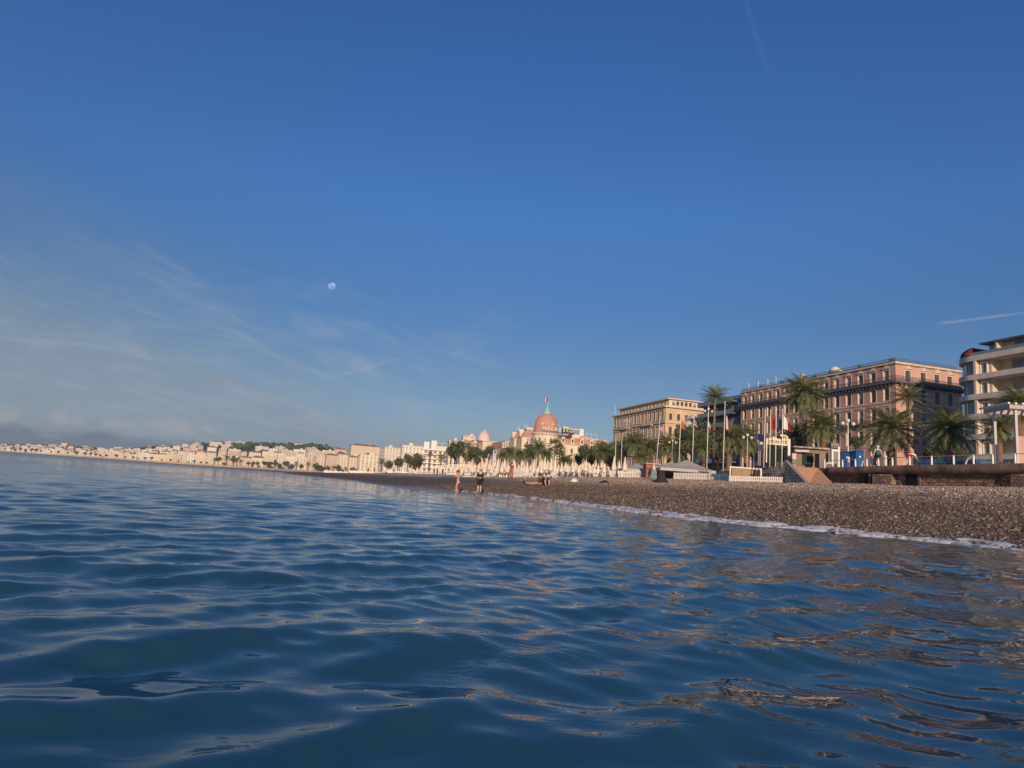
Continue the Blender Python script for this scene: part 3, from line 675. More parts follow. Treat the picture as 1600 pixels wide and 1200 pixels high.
    # front wing along the sea
    MB().box(1.2, 14, 5, 82, G, 22.4).build('front_wing', M_CREAM, t)
    m = MB(); m.add([(.8, 5, 22.7), (.8, 82, 22.7), (3.2, 82, 26.2), (3.2, 5, 26.2), (14, 5, 22.7), (14, 82, 22.7), (12, 82, 26.2), (12, 5, 26.2)], [(0, 3, 2, 1), (3, 7, 6, 2), (4, 5, 6, 7), (0, 4, 7, 3)]); m.build('mansard_roof', M_DOME, t)
    MB().box(.4, 14, 4.8, 82.2, 22.4, 22.7).box(2.9, 12, 4.8, 82, 26.2, 26.5).build('wing_cornice', M_TRIM, t)
    dm2 = MB(); dm2.box(-.2, 2.0, -.85, .85, 0, 2.4); dm2.add([(-.35, -1.1, 2.4), (-.35, 1.1, 2.4), (-.35, 0, 3.5), (2.3, -1.1, 2.4), (2.3, 1.1, 2.4), (2.3, 0, 3.5)], [(0, 2, 1), (0, 3, 5, 2), (1, 2, 5, 4)]); dme2 = dm2.mesh('dormer', M_CREAM); pane2 = MB().box(-.27, -.21, -.45, .45, .5, 2.0).mesh('pane', M_GLASS)
    for i in range(15):
        y = 8.5 + i * 5.0
        if 33 < y < 60 and i % 2: continue
        o = put('dormer', dme2, t, (.55, y, 22.7)); put('pane', pane2, o)
        for z in (18.2, 13.4): win(t, wp, 'F', y, z, off=1.2)
    for y0, y1 in ((36, 46), (50, 59)):
        g = MB(); g.box(-.6, 8, y0, y1, G, 26.8); g.build('corner_pavilion', M_CREAM, t)
        rr = MB(); rr.add([(-.7, y0 - .2, 26.8), (-.7, y1 + .2, 26.8), (2.5, y1 - 3, 31.2), (2.5, y0 + 3, 31.2), (8, y0 - .2, 26.8), (8, y1 + .2, 26.8), (5.5, y1 - 3, 31.2), (5.5, y0 + 3, 31.2)], [(0, 3, 2, 1), (3, 7, 6, 2), (4, 5, 6, 7), (0, 4, 7, 3), (1, 2, 6, 5)]); rr.build('pavilion_roof', M_DOME, t)
        cr_ = MB(); cr_.box(2.3, 5.7, y0 + 2.8, y1 - 2.8, 31.2, 32.0)
        for yy in (y0 + 3, y1 - 3): cr_.tube((2.4, yy, 32), (2.4, yy, 34.3), .16, .03, 6)
        cr_.build('roof_crest', M_WHITE, t)
        MB().add([(-.9, (y0 + y1) / 2 - 2.2, 26.8), (-.9, (y0 + y1) / 2 + 2.2, 26.8), (-.9, (y0 + y1) / 2, 30.4), (2, (y0 + y1) / 2 - 2.2, 26.8), (2, (y0 + y1) / 2 + 2.2, 26.8), (2, (y0 + y1) / 2, 30.4)], [(0, 2, 1), (0, 3, 5, 2), (1, 2, 5, 4)]).build('gable', M_CREAM, t)
    # the hotel name stands on the roof edge, facing along the shore
    st = MB(); st.box(-3.9, 11.2, -6.35, -6.25, 26.75, 26.9)
    for x in np.arange(-3.6, 11.2, 1.9): st.tube((x, -6.3, 25.0), (x, -6.3, 26.8), .06, n=4)
    sf = st.build('sign_frame', M_IRON, t)
    letters('NEGRESCO', 2.1, 15.0, M_WHITE, sf, (-3.9, -6.4, 26.95), bold=.045)
    MB().box(5.3, 11.2, -6.2, -6.12, 26.4, 29.0).build('dark_clump_panel', M_SCREEN_D, t)  # dark panel added for contrast, standing for the olive clump behind
domed_hotel()

# ------------------------------------------------------------------ where things stand
def is_land(x, y):
    s_, d = side([(x, y)], WALL); return s_[0] > 0 and d[0] > .0
def ground(x, y): return PROM_Z if is_land(x, y) else gz(x, y)
def gp(u, v, Y, z=None):
    P = at(u, v, Y); return Vector((P.x, P.y, ground(P.x, P.y) if z is None else z))
def sweep(mb, L, prof, mi=0):
    # prof: (seaward offset, z) points swept along polyline L
    V = []; n = len(L); m_ = len(prof); lines = {o: offs(L, -o) for o, _ in prof}
    for i in range(n):
        for o, z in prof: V.append((*lines[o][i], z))
    mb.add(V, [(i * m_ + j, (i + 1) * m_ + j, (i + 1) * m_ + j + 1, i * m_ + j + 1) for i in range(n - 1) for j in range(m_ - 1)], mi)
def stone_mat(name, c1, c2, mortar, scale=1.0, w=.5, h=.25):
    m = bpy.data.materials.new(name); m.use_nodes = True; q, b = nodes_of(m); b.inputs['Roughness'].default_value = .9
    pos = q.node('ShaderNodeTexCoord').outputs['Object']; sx = q.node('ShaderNodeSeparateXYZ', i0=pos).outputs
    wob = q.m('MULTIPLY', q.m('SUBTRACT', q.noise(pos, 1.3, 2), .5), .28); wob2 = q.m('MULTIPLY', q.m('SUBTRACT', q.noise(pos, 2.1, 2), .5), .16)
    uv = q.node('ShaderNodeCombineXYZ', X=q.m('ADD', q.m('ADD', sx[0], sx[1]), wob), Y=q.m('ADD', sx[2], wob2), Z=0.0).outputs[0]
    br = q.n.new('ShaderNodeTexBrick'); q.put(br, 'Vector', uv); br.inputs['Scale'].default_value = scale; br.inputs['Brick Width'].default_value = w; br.inputs['Row Height'].default_value = h
    br.inputs['Mortar Size'].default_value = .025; br.inputs['Bias'].default_value = -.2
    for k_, c_ in (('Color1', c1), ('Color2', c2), ('Mortar', mortar)): br.inputs[k_].default_value = (*c_, 1)
    nz = q.noise(pos, 1.4, 5, .65)
    q.put(b, 'Base Color', q.node('ShaderNodeHueSaturation', Color=br.outputs[0], Value=q.mr(nz, .25, .75, .45, 1.45, False), Fac=1.0).outputs[0])
    q.put(b, 'Normal', q.node('ShaderNodeBump', Strength=.8, Distance=.04, Height=q.m('ADD', q.m('MULTIPLY', br.outputs['Fac'], -1), q.noise(pos, 9, 3))).outputs[0])
    MATS[name] = m; return m
M_STONE = stone_mat('rubble_wall', (.22, .13, .09), (.46, .35, .26), (.09, .06, .05), 1.0, .38, .21)
M_BLOCK = stone_mat('dressed_blocks', (.34, .30, .25), (.66, .58, .48), (.13, .12, .10), 1.0, .50, .30)
M_COPING = mat('weathered_concrete', (.21, .13, .10), .85, .75, .9, .6, 5)
M_TERRA = mat('terracotta_paving', (.78, .40, .21), .8, .15, 1.5)
M_DARK = mat('deep_shadow_opening', (.008, .008, .01), .9)  # near-black colour paints the shade inside openings

def sea_wall():
    L = WALL[(WALL[:, 1] > -30) & (WALL[:, 1] < 66)]
    t = thing('sea_wall', 'long weathered stone sea wall with rounded brown concrete coping behind the shingle', 'wall', (0, 0, 0))
    f = MB(); sweep(f, L, [(0, 1.0), (0, 4.06)]); f.build('wall_face', M_STONE, t)
    c = MB(); sweep(c, L, [(-.02, 4.0), (.42, 4.02), (.60, 4.14), (.66, 4.34), (.62, 4.54), (.48, 4.68), (.3, 4.72), (-.4, 4.72)]); c.build('coping', M_COPING, t, True)
    for (x, y) in ((31.95, 60.2), (33.25, 55.2)):
        d = WALL[16] - WALL[14]; ang = math.atan2(-.27, 1)
        o = MB().box(-.07, .05, -.62, .62, 3.1, 4.0).box(-.12, .04, -.80, -.623, 3.05, 4.005).box(-.12, .04, .623, .80, 3.05, 4.005)
        o = put('painted_dark_opening', MB().box(-.06, .05, -.62, .62, 3.1, 3.995).mesh('painted_dark_opening', M_DARK), t, (x, y, 0), -ang * -1 if False else math.atan2(.27, 1))  # box on the wall face painted as a shaded opening, no hole cut
        put('opening_jamb', MB().box(-.12, .04, -.85, -.623, 3.0, 3.998).mesh('opening_jamb', M_COPING), t, (x, y, 0), math.atan2(.27, 1))
    for (x, y, w) in ((32.55, 57.9, 1.0), (35.7, 46.2, .8)):
        put('buttress', MB().box(-.4, .1, -w, w, 1.0, 3.99).mesh('buttress', M_STONE), t, (x, y, 0), math.atan2(.27, 1))
    L2 = WALL[(WALL[:, 1] > 64) & (WALL[:, 1] < 420)]
    t2 = thing('quay_wall', 'stone quay wall behind the beach clubs and the picket fences', 'wall')
    f = MB(); sweep(f, L2, [(0, .5), (0, 4.2), (.25, 4.25), (.3, 4.68), (0, 4.705), (-.3, 4.71)]); f.build('wall_face', M_STONE, t2)
    L3 = WALL[(WALL[:, 1] > 390)]
    t3 = thing('quay_wall', 'distant pale quay wall curving round the far side of the bay', 'wall')
    f = MB(); sweep(f, L3, [(0, .2), (0, 4.7), (-.5, 4.71)]); f.build('wall_face', mat('pale_quay', (.52, .38, .28), .9, .3, .05), t3)
sea_wall()

# stone terrace with the ramp
def terrace():
    t = thing('stone_terrace', 'stepped dark block terrace wall beside the orange ramp', 'terrace', (0, 0, 0))
    # plan: front edge from (26.3,74.5) to (29.6,66.5); rises in courses
    A, B = at(1189, 758, 71.0), at(1229, 758, 66.6); A2, B2 = at(1190, 722, 72), at(1227, 721, 67.4)
    zb, zt = 2.3, 5.15; n = 9
    for i in range(n):
        z0, z1 = zb + (zt - zb) * i / n, zb + (zt - zb) * (i + 1) / n; f = i / n
        a = A.lerp(A2, f); b = B.lerp(B2, f); dv = Vector((.35, 3.6)); 
        MB().prism([(a.x, a.y), (b.x, b.y), (b.x + 1.2, b.y + 4.4), (a.x + 1.2, a.y + 5)], z0 + .003, z1).build('stone_course', M_BLOCK, t)
    r = thing('beach_ramp', 'orange paved ramp running from the promenade down to the shingle', 'ramp', (0, 0, 0))
    p0, p1 = at(1263, 759, 60), at(1306, 759, 57); q0, q1 = at(1238, 729, 65.0), at(1278, 731, 64.0)
    zl, zh = 2.62, q0.z
    m = MB(); m.add([(p0.x, p0.y, zl), (p1.x, p1.y, zl), (q1.x, q1.y, q1.z), (q0.x, q0.y, zh), (p0.x, p0.y, 2), (p1.x, p1.y, 2), (q1.x, q1.y, 2), (q0.x, q0.y, 2)], [(0, 1, 2, 3), (0, 4, 5, 1), (1, 5, 6, 2), (3, 7, 4, 0)]); m.build('ramp_surface', M_TERRA, r)
    k_ = MB(); a = at(1262, 757, 59.9); b = at(1227, 720, 65.4); k_.add([(a.x - .05, a.y, a.z + .05), (b.x - .05, b.y, b.z + .05), (b.x + .3, b.y, b.z + .05), (a.x + .3, a.y, a.z + .05), (a.x - .05, a.y, a.z - .14), (b.x - .05, b.y, b.z - .14)], [(0, 3, 2, 1), (0, 1, 5, 4)]); MB().add([(a.x, a.y, a.z), (b.x, b.y, b.z), (b.x + .3, b.y, b.z), (a.x + .3, a.y, a.z), (a.x, a.y, 2), (b.x, b.y, 2), (b.x + .3, b.y, 2), (a.x + .3, a.y, 2)], [(0, 3, 2, 1), (0, 1, 5, 4), (3, 7, 6, 2), (0, 4, 7, 3)]).build('side_wall', M_BLOCK, r); k_.build('ramp_kerb', mat('pale_stone_kerb', (.34, .29, .26), .8, .2, 2), r)
terrace()

# ------------------------------------------------------------------ railing along the promenade
def prom_railing():
    t = thing('promenade_railing', 'low white railing with hooped posts along the edge of the promenade', 'railing', (0, 0, 0))
    L = offs(WALL, .15); cum, f = resample(L, 1)
    def at_y(y): return np.array([np.interp(y, L[:, 1], L[:, 0]), y])
    r = MB(); ys = list(np.linspace(26, 66, 41))
    for a, b in zip(ys[:-1], ys[1:]):
        p, q_ = at_y(a), at_y(b); r.tube((*p, PROM_Z + .72), (*q_, PROM_Z + .72), .028, n=6)
    r.build('top_rail', mat('galvanised_rail', (.50, .50, .52), .4, metal=.5), t)
    pm = MB().box(-.06, .06, -.06, .06, 0, .76).mesh('post', M_WHITE)
    h = MB(); pts = [(0, .55 * (1 - math.cos(i * math.pi / 16)) - .55, .62 * math.sin(i * math.pi / 16)) for i in range(9)]; h.path([(0, -.62 * math.cos(i * math.pi / 16) , .62 * math.sin(i * math.pi / 16)) for i in range(9)], [.05] * 9, 6); hm = h.mesh('hoop', M_WHITE)
    y = 29.0; i = 0
    while y < 66:
        p = at_y(y); put('post', pm, t, (p[0], p[1], PROM_Z))
        if i % 3 == 0: 
            o = put('hoop', hm, t, (p[0], p[1], PROM_Z)); o.rotation_euler = (0, 0, math.radians(180 + 15))
        y += 1.75 + .3 * math.sin(i); i += 1
    for i, (u, v) in enumerate(((1326, 730), (1362, 730), (1384, 729.5))):
        P = at(u, v, 63.5 - i * 2.2); b = MB(); b.lathe([(.10, 0), (.10, .85), (.12, .9), (.07, 1.02), (0, 1.05)], 10)
        o = b.build('tall_bollard', M_WHITE, None, True, (P.x, P.y, PROM_Z)); tag(o, f'white rounded bollard at the promenade edge, {["beside the blue toilets", "just left of the man in green", "just right of the man in green"][i]}', 'bollard', 'white bollards on the promenade')
prom_railing()

# ------------------------------------------------------------------ trees
def leaf_mat(name, g1, g2, rough=.55):
    m = bpy.data.materials.new(name); m.use_nodes = True; q, b = nodes_of(m); b.inputs['Roughness'].default_value = rough; b.inputs['Specular IOR Level'].default_value = .3
    q.put(b, 'Base Color', q.mix(q.node('ShaderNodeNewGeometry').outputs['Random Per Island'], g1, g2)); MATS[name] = m; return m
M_PALM = leaf_mat('palm_leaf', (.075, .11, .045), (.26, .28, .12)); M_DEAD = leaf_mat('dead_palm_leaf', (.16, .10, .055), (.34, .22, .12)); M_LEAF = leaf_mat('tree_leaf', (.035, .06, .03), (.13, .16, .075))
M_TRUNK = mat('palm_trunk', (.21, .14, .09), .9, .35, 6, .8, 12); M_BARK = mat('bark', (.12, .09, .065), .9, .3, 4)
def frond(mb, rg, az, th0, L, droop, nl=22, lw=.030, ll=.26, curl=.5):
    p = Vector((0, 0, 0)); h = Vector((math.cos(az), math.sin(az), 0)); side_ = Vector((-h.y, h.x, 0)); N = 9; pts = [p.copy()]; tans = []
    for i in range(N):
        s_ = (i + .5) / N; th = th0 - droop * s_ ** 1.25; d = h * math.cos(th) + Vector((0, 0, math.sin(th))); tans.append(d); p = p + d * (L / N); pts.append(p.copy())
    tans.append(tans[-1])
    for i in range(N):
        w0, w1 = .014 * (1 - i / N) + .004, .014 * (1 - (i + 1) / N) + .004
        mb.add([tuple(pts[i] - side_ * w0), tuple(pts[i] + side_ * w0), tuple(pts[i + 1] + side_ * w1), tuple(pts[i + 1] - side_ * w1)], [(0, 1, 2, 3)])
    for j in range(nl):
        s_ = .14 + .86 * j / (nl - 1); k_ = min(N - 1, int(s_ * N)); f = s_ * N - k_; c = pts[k_].lerp(pts[min(N, k_ + 1)], f); tn = tans[k_]; up = side_.cross(tn)
        l = ll * L * math.sin(math.pi * min(1, s_ * .78 + .2)) * rg.uniform(.8, 1.1)
        for sg in (-1, 1):
            dr = (side_ * sg * .85 + tn * .75 - up * sg * 0 + Vector((0, 0, .25 - curl))).normalized(); e = c + dr * l; w = tn * lw * L
            mb.add([tuple(c - w * .5), tuple(c + w * .5), tuple(e + w * .15 + Vector((0, 0, -.02 * L))), tuple(e - w * .15 + Vector((0, 0, -.02 * L)))], [(0, 1, 2, 3)])
def date_crown(seed, n=58, lo=-.55, hi=1.45, droop=1.25, L=1.0):
    rg = random.Random(seed); mb = MB()
    for i in range(n):
        f = (i + .5) / n; th = hi - (hi - lo) * f ** .85; frond(mb, rg, i * 2.39996 + rg.uniform(-.25, .25), th + rg.uniform(-.12, .12), L * rg.uniform(.85, 1.08), droop * rg.uniform(.75, 1.2) * (1 - .25 * f), 20)
    return mb.mesh('crown', M_PALM)
def dead_skirt(seed, n=16):
    rg = random.Random(seed); mb = MB()
    for i in range(n): frond(mb, rg, i * 2.4 + rg.uniform(-.3, .3), rg.uniform(-.75, -.2), rg.uniform(.55, .85), 1.0, 12, .02, .2, .7)
    return mb.mesh('dead_fronds', M_DEAD)
def fan_crown(seed, n=46):
    rg = random.Random(seed); mb = MB()
    for i in range(n):
        f = (i + .5) / n; th = 1.5 - 2.3 * f; az = i * 2.39996; h = Vector((math.cos(az), math.sin(az), 0)); d = h * math.cos(th) + Vector((0, 0, math.sin(th))); sd = Vector((-h.y, h.x, 0)); c = d * rg.uniform(.5, .62)
        mb.add([tuple(-sd * .01), tuple(sd * .01), tuple(c + sd * .01), tuple(c - sd * .01)], [(0, 1, 2, 3)])
        for j in range(11):
            a = (j - 5) / 5 * 1.35; e = c + (d * math.cos(a) + sd * math.sin(a)).normalized() * rg.uniform(.36, .48) + Vector((0, 0, -.10 - .06 * abs(a))); w = (sd * math.cos(a) - d * math.sin(a)) * .035
            mb.add([tuple(c), tuple(c.lerp(e, .5) + w), tuple(e), tuple(c.lerp(e, .5) - w)], [(0, 1, 2, 3)])
    return mb.mesh('crown', M_PALM)
def trunk_mesh(r0=1.0, r1=.8, bulge=True, seed=0):
    mb = MB(); rg = random.Random(seed); prof = []
    for i in range(25):
        z = i / 24; r = r0 + (r1 - r0) * z + (.28 * math.exp(-z * 14)) + (.12 if i % 2 else 0) * (1 if z < .97 else .3) + (.35 * math.exp(-((z - .95) / .05) ** 2) if bulge else 0); prof.append((r, z))
    mb.lathe(prof, 10); return mb.mesh('trunk', M_TRUNK)
DATE = [date_crown(1, 84, -.7), date_crown(2, 96, -.85, 1.4, 1.1), date_crown(3, 76, -.5, 1.5, 1.4)]
UPRT = [date_crown(11, 34, .15, 1.5, .75), date_crown(12, 40, -.2, 1.5, .9)]
FAN = [fan_crown(4), fan_crown(5, 40)]
SKIRT = [dead_skirt(1), dead_skirt(2, 22)]; TR1 = trunk_mesh(1, .9); TR2 = trunk_mesh(1, .75, False)
MID = [date_crown(21, 30, -.5, 1.4, 1.2), date_crown(22, 26, -.3, 1.45, 1.0)]       # lighter crowns for the far palms
def palm(u, v, rpx, Y, kind, label, group=None, skirt=True, tr=.42, ub=None):
    C = at(u, v, Y); r = 1.36 * rpx * Y / 1050; tr = tr * .74; x0, y0 = (C.x, C.y) if ub is None else tuple(gp(ub[0], ub[1], Y))[:2]; g = ground(x0, y0)
    t = thing('palm_tree', label, 'palm tree', (x0, y0, g), rng.uniform(0, 6.28) if ub is None else 0, group)
    rg = random.Random(int(u * 7 + v)); me = rg.choice({'date': DATE, 'up': UPRT, 'fan': FAN, 'mid': MID}[kind]); h = max(.5, C.z - g)
    tr_ = put('trunk', TR1 if kind in ('date', 'mid') else TR2, t, (0, 0, -.1)); tr_.scale = (tr, tr, h + .1)
    c = put('crown', me, t, (C.x - x0, C.y - y0, h) if ub is not None else (0, 0, h)); c.scale = (r, r, r)
    if ub is not None:                       # leaning trunk
        tr_.matrix_basis = Matrix(((tr, 0, C.x - x0, 0), (0, tr, C.y - y0, 0), (0, 0, h + .1, -.1), (0, 0, 0, 1)))
    if skirt: s_ = put('dead_fronds', rg.choice(SKIRT), t, (c.location.x, c.location.y, h)); s_.scale = (r * .9,) * 3
    return t
GP = 'palm trees on the promenade'
for a in (
    (1393, 672, 40, 80, 'date', 'broad date palm behind the man in the green top', True, .50),
    (1484, 672, 36, 72, 'date', 'dense date palm behind the row of blue chairs', True, .50),
    (1285, 668, 30, 90, 'date', 'date palm above the white framed doorway and the pale kiosk', True, .45),
    (1418, 622, 24, 88, 'up', 'tall palm with hanging brown fronds against the corner of the pink hotel', True, .30),
    (1257, 614, 31, 94, 'date', 'tall slim palm crossing the white sign letters of the pink hotel', False, .30),
    (1241, 684, 26, 97, 'date', 'dark date palm just right of the cream sign board', True, .45),
    (1166, 686, 22, 104, 'date', 'date palm at the far end of the pink hotel front', True, .42),
    (1140, 683, 26, 98, 'date', 'date palm with sunlit trunk right of the red and white flag', True, .50),
    (1117, 622, 21, 120, 'up', 'tall palm rising in front of the slate blue balcony block', False, .34),
    (1592, 634, 30, 62, 'date', 'palm at the right edge of the picture behind the white pergola', False, .45),
    (1560, 668, 22, 70, 'date', 'small drooping palm in front of the balcony block loggias', False, .4),
    (1208, 700, 14, 92, 'date', 'small palm glimpsed under the cream sign board', False, .35),
    (1045, 697, 19, 128, 'date', 'palm with brown skirt at the lit corner of the ochre hotel', True, .45),
    (1018, 700, 17, 132, 'date', 'palm in front of the ochre hotel, second from its lit corner', True, .42),
    (992, 692, 19, 138, 'date', 'dense palm in the middle of the ochre hotel front', True, .42),
    (972, 702, 15, 146, 'date', 'palm below the far end of the ochre hotel', True, .42),
    (1100, 700, 18, 118, 'date', 'dark palm between the fourth and fifth flagpoles', False, .42),
    (1082, 688, 20, 124, 'date', 'dark palm behind the British style flag', False, .42),
    (1062, 706, 14, 112, "date", "low palm behind the orange flag", False, .4),
    (883, 722, 15, 150, 'date', 'low round palm standing alone before the domed hotel side wing', False, .4),
    (868, 697, 11, 190, 'fan', 'tallest shaggy palm below the right edge of the dome', True, .35),
    (875, 703, 9, 195, 'fan', 'slim shaggy palm just right of the tallest one under the dome', True, .3),
    (842, 700, 13, 200, 'date', 'palm directly in front of the domed hotel tower', True, .4),
    (854, 711, 12, 185, 'date', 'palm between the tower of the domed hotel and the tallest shaggy palm', False, .4),
    (828, 708, 13, 210, 'date', 'palm left of the domed hotel tower', False, .4),
    (813, 711, 11, 225, 'date', 'palm in front of the white front wing, nearest to the tower', False, .4),
    (798, 708, 11, 240, 'date', 'palm below the spired pavilion roofs', False, .4),
    (785, 712, 9, 255, 'date', 'palm left of the spired pavilion roofs', False, .4),
    (948, 708, 20, 160, 'date', 'leafy palm at the far corner of the ochre hotel', True, .4),
    (1003, 714, 12, 118, 'date', 'low palm behind the left grey marquee', True, .4),
    ): palm(a[0], a[1], a[2], a[3], a[4], a[5], GP, a[6], a[7])

def leaf_blob(seed, nblob, nleaf, size, flat=1.0, spread=.62):
    rg = random.Random(seed); mb = MB(); cs = []
    for b_ in range(nblob):
        while True:
            p = Vector((rg.uniform(-1, 1), rg.uniform(-1, 1), rg.uniform(-1, 1)))
            if p.length < 1: break
        cs.append((Vector((p.x * spread, p.y * spread, p.z * spread * flat)), rg.uniform(.22, .44)))
    for c, r in cs:
        for i in range(nleaf):
            d = Vector((rg.gauss(0, 1), rg.gauss(0, 1), rg.gauss(0, 1))).normalized(); p = c + d * r * rg.uniform(.72, 1.08); a = d.orthogonal().normalized(); a.rotate(Matrix.Rotation(rg.uniform(0, 6.28), 3, d)); b2 = d.cross(a) * .6; a = (a + d * rg.uniform(-.5, .5)) * size; b2 = b2 * size
            mb.add([tuple(p - a), tuple(p - b2), tuple(p + a), tuple(p + b2)], [(0, 1, 2, 3)])
    return mb
BUSH = [leaf_blob(i, 17, 95, .075, .85).mesh('crown', M_LEAF) for i in (1, 2, 3)]
FART = [leaf_blob(i + 20, 9, 26, .16, .8).mesh('crown', M_LEAF) for i in (1, 2, 3)]
def limb_mesh(seed):
    rg = random.Random(seed); mb = MB(); mb.path([(0, 0, -.1), (.02, 0, .4), (0, .02, .8), (.02, 0, 1.0)], [.10, .08, .07, .06], 7)
    for i in range(5):
        a = i * 1.3; mb.path([(0, 0, .7), (.25 * math.cos(a), .25 * math.sin(a), .95), (.5 * math.cos(a), .5 * math.sin(a), 1.25)], [.05, .035, .015], 5)
    return mb.mesh('trunk', M_BARK)
LIMB = [limb_mesh(1), limb_mesh(2)]
def tree(u, v, rpx, Y, label, group=None, far=False, flat=1.0, bank=None):
    C = at(u, v, Y); r = (1.0 if far else 1.25) * rpx * Y / 1050; g = ground(C.x, C.y) if Y < 300 else hill_z(C.x, C.y)
    t = thing('leafy_tree' if not far else 'distant_tree', label, 'tree', (C.x, C.y, g), rng.uniform(0, 6.28), group); h = max(r * .5, C.z - g)
    rg = random.Random(int(u * 3 + v)); c = put('crown', rg.choice(bank or (FART if far else BUSH)), t, (0, 0, h)); c.scale = (r, r, r * flat)
    tk = put('trunk', rg.choice(LIMB), t); tk.scale = (r * .9, r * .9, max(.3, h * .85)); return t
GT = 'leafy trees along the promenade'
for a in ((1073, 682, 24, 130, 'tall dark tree hiding the lit corner of the ochre hotel'), (1096, 672, 20, 138, 'dark tree crown in front of the slate blue block, right of the tall dark tree'), (1122, 705, 20, 122, 'dark tree low behind the two right flags'),
          (935, 704, 17, 175, 'dark rounded tree at the end of the domed hotel side wing'), (925, 712, 14, 190, 'dark tree left of the rounded tree by the side wing'), (955, 716, 14, 165, 'low dark tree under the ochre hotel far corner'),
          (1058, 716, 12, 125, 'low dark tree behind the peaked marquee'), (1226, 715, 10, 100, 'dark shrub behind the green screen'), (1458, 705, 17, 84, 'dark tree behind the left end of the blue chairs'), (1505, 705, 14, 82, 'dark tree behind the right end of the blue chairs'),
          (1180, 708, 13, 110, 'dark tree left of the tall cream post'), (1340, 690, 12, 100, 'dark tree above the blue toilets'),
          (650, 722, 13, 330, 'round pine tree left of the white arcade'), (638, 716, 9, 345, 'pine tree just left of the round pine'), (730, 712, 11, 320, 'dark tree above the white arcade'), (712, 704, 13, 350, 'reddish dark tree before the terraced apartments'), (757, 710, 8, 330, 'dark tree below the small pink dome'), (745, 718, 8, 300, 'low dark tree right of the arcade')):
    tree(*a[:5], GT)

# ------------------------------------------------------------------ picket fences
def picket_fence(pts, h, label, step=.21, pw=.085, sink=0.0, maxp=90, group=None):
    t = thing('picket_fence', label, 'fence', (0, 0, 0), 0, group); P = [Vector((*p, 0)) for p in pts]; tot = sum((b - a).length for a, b in zip(P[:-1], P[1:])); n = int(tot / step)
    pk = MB(); pk.add([(-pw / 2, -.03, 0), (pw / 2, -.03, 0), (pw / 2, -.03, h - .08), (0, -.03, h), (-pw / 2, -.03, h - .08), (-pw / 2, .03, 0), (pw / 2, .03, 0), (pw / 2, .03, h - .08), (0, .03, h), (-pw / 2, .03, h - .08)],
                      [(0, 1, 2, 3, 4), (9, 8, 7, 6, 5), (0, 5, 6, 1), (1, 6, 7, 2), (2, 7, 8, 3), (3, 8, 9, 4), (4, 9, 5, 0)]); me = pk.mesh('picket', M_WHITE)
    def pos(d):
        for a, b in zip(P[:-1], P[1:]):
            l = (b - a).length
            if d <= l + 1e-6: return a.lerp(b, d / l), math.atan2((b - a).y, (b - a).x)
            d -= l
        return P[-1], math.atan2((P[-1] - P[-2]).y, (P[-1] - P[-2]).x)
    rest = MB(); 
    for i in range(n + 1):
        p, a = pos(tot * i / n); z = ground(p.x, p.y) - .02 - sink
        if i < maxp: put('picket', me, t, (p.x, p.y, z), a)
        else:
            ca, sa = math.cos(a), math.sin(a); rest.add([(p.x + x * ca - y * sa, p.y + x * sa + y * ca, z + zz) for x, y, zz in pk.v], pk.f)
    if rest.v: struct(rest.build('pickets', M_WHITE, t), 'stuff')
    for fr in (.22, .74):
        r = MB(); m_ = max(2, int(tot / 2)); q = [pos(tot * i / m_) for i in range(m_ + 1)]
        for (a, _), (b, _) in zip(q[:-1], q[1:]):
            za, zb_ = ground(a.x, a.y) - sink + h * fr, ground(b.x, b.y) - sink + h * fr; d = (b - a).normalized(); nn = Vector((d.y, -d.x, 0)) * .02
            r.add([(a.x + nn.x, a.y + nn.y, za - .04), (b.x + nn.x, b.y + nn.y, zb_ - .04), (b.x + nn.x, b.y + nn.y, zb_ + .04), (a.x + nn.x, a.y + nn.y, za + .04), (a.x + 3 * nn.x, a.y + 3 * nn.y, za - .04), (b.x + 3 * nn.x, b.y + 3 * nn.y, zb_ - .04), (b.x + 3 * nn.x, b.y + 3 * nn.y, zb_ + .04), (a.x + 3 * nn.x, a.y + 3 * nn.y, za + .04)],
                  [(4, 5, 6, 7), (0, 3, 2, 1), (3, 7, 6, 2), (0, 1, 5, 4)])
        r.build('rail', M_WHITE, t)
    return t
def xy(u, v, Y): P = at(u, v, Y); return (P.x, P.y)
picket_fence([xy(1053, 753, 89), xy(1146, 755, 83)], .95, 'low white picket fence in front of the largest grey marquee', .23, .14, -.04)
picket_fence([xy(1140, 757, 68.5), xy(1222, 758, 65.6)], .62, 'lowest white picket fence in front of the bamboo screen and the stone terrace', .20, .12, -.02)
picket_fence([xy(831, 749, 100), xy(900, 750, 101), xy(1000, 752, 101), xy(1052, 753, 98)], 1.28, 'tall white picket fence running from the seated group to the grey tarpaulin', .235, .145)
picket_fence([xy(800, 752, 96), xy(831, 750, 99)], 1.25, 'short run of white picket fence beside the dark haired standing person', .22, .13)
picket_fence([xy(722, 750, 118), xy(776, 753, 106)], 1.1, 'white picket fence behind the two bathers', .24, .10)

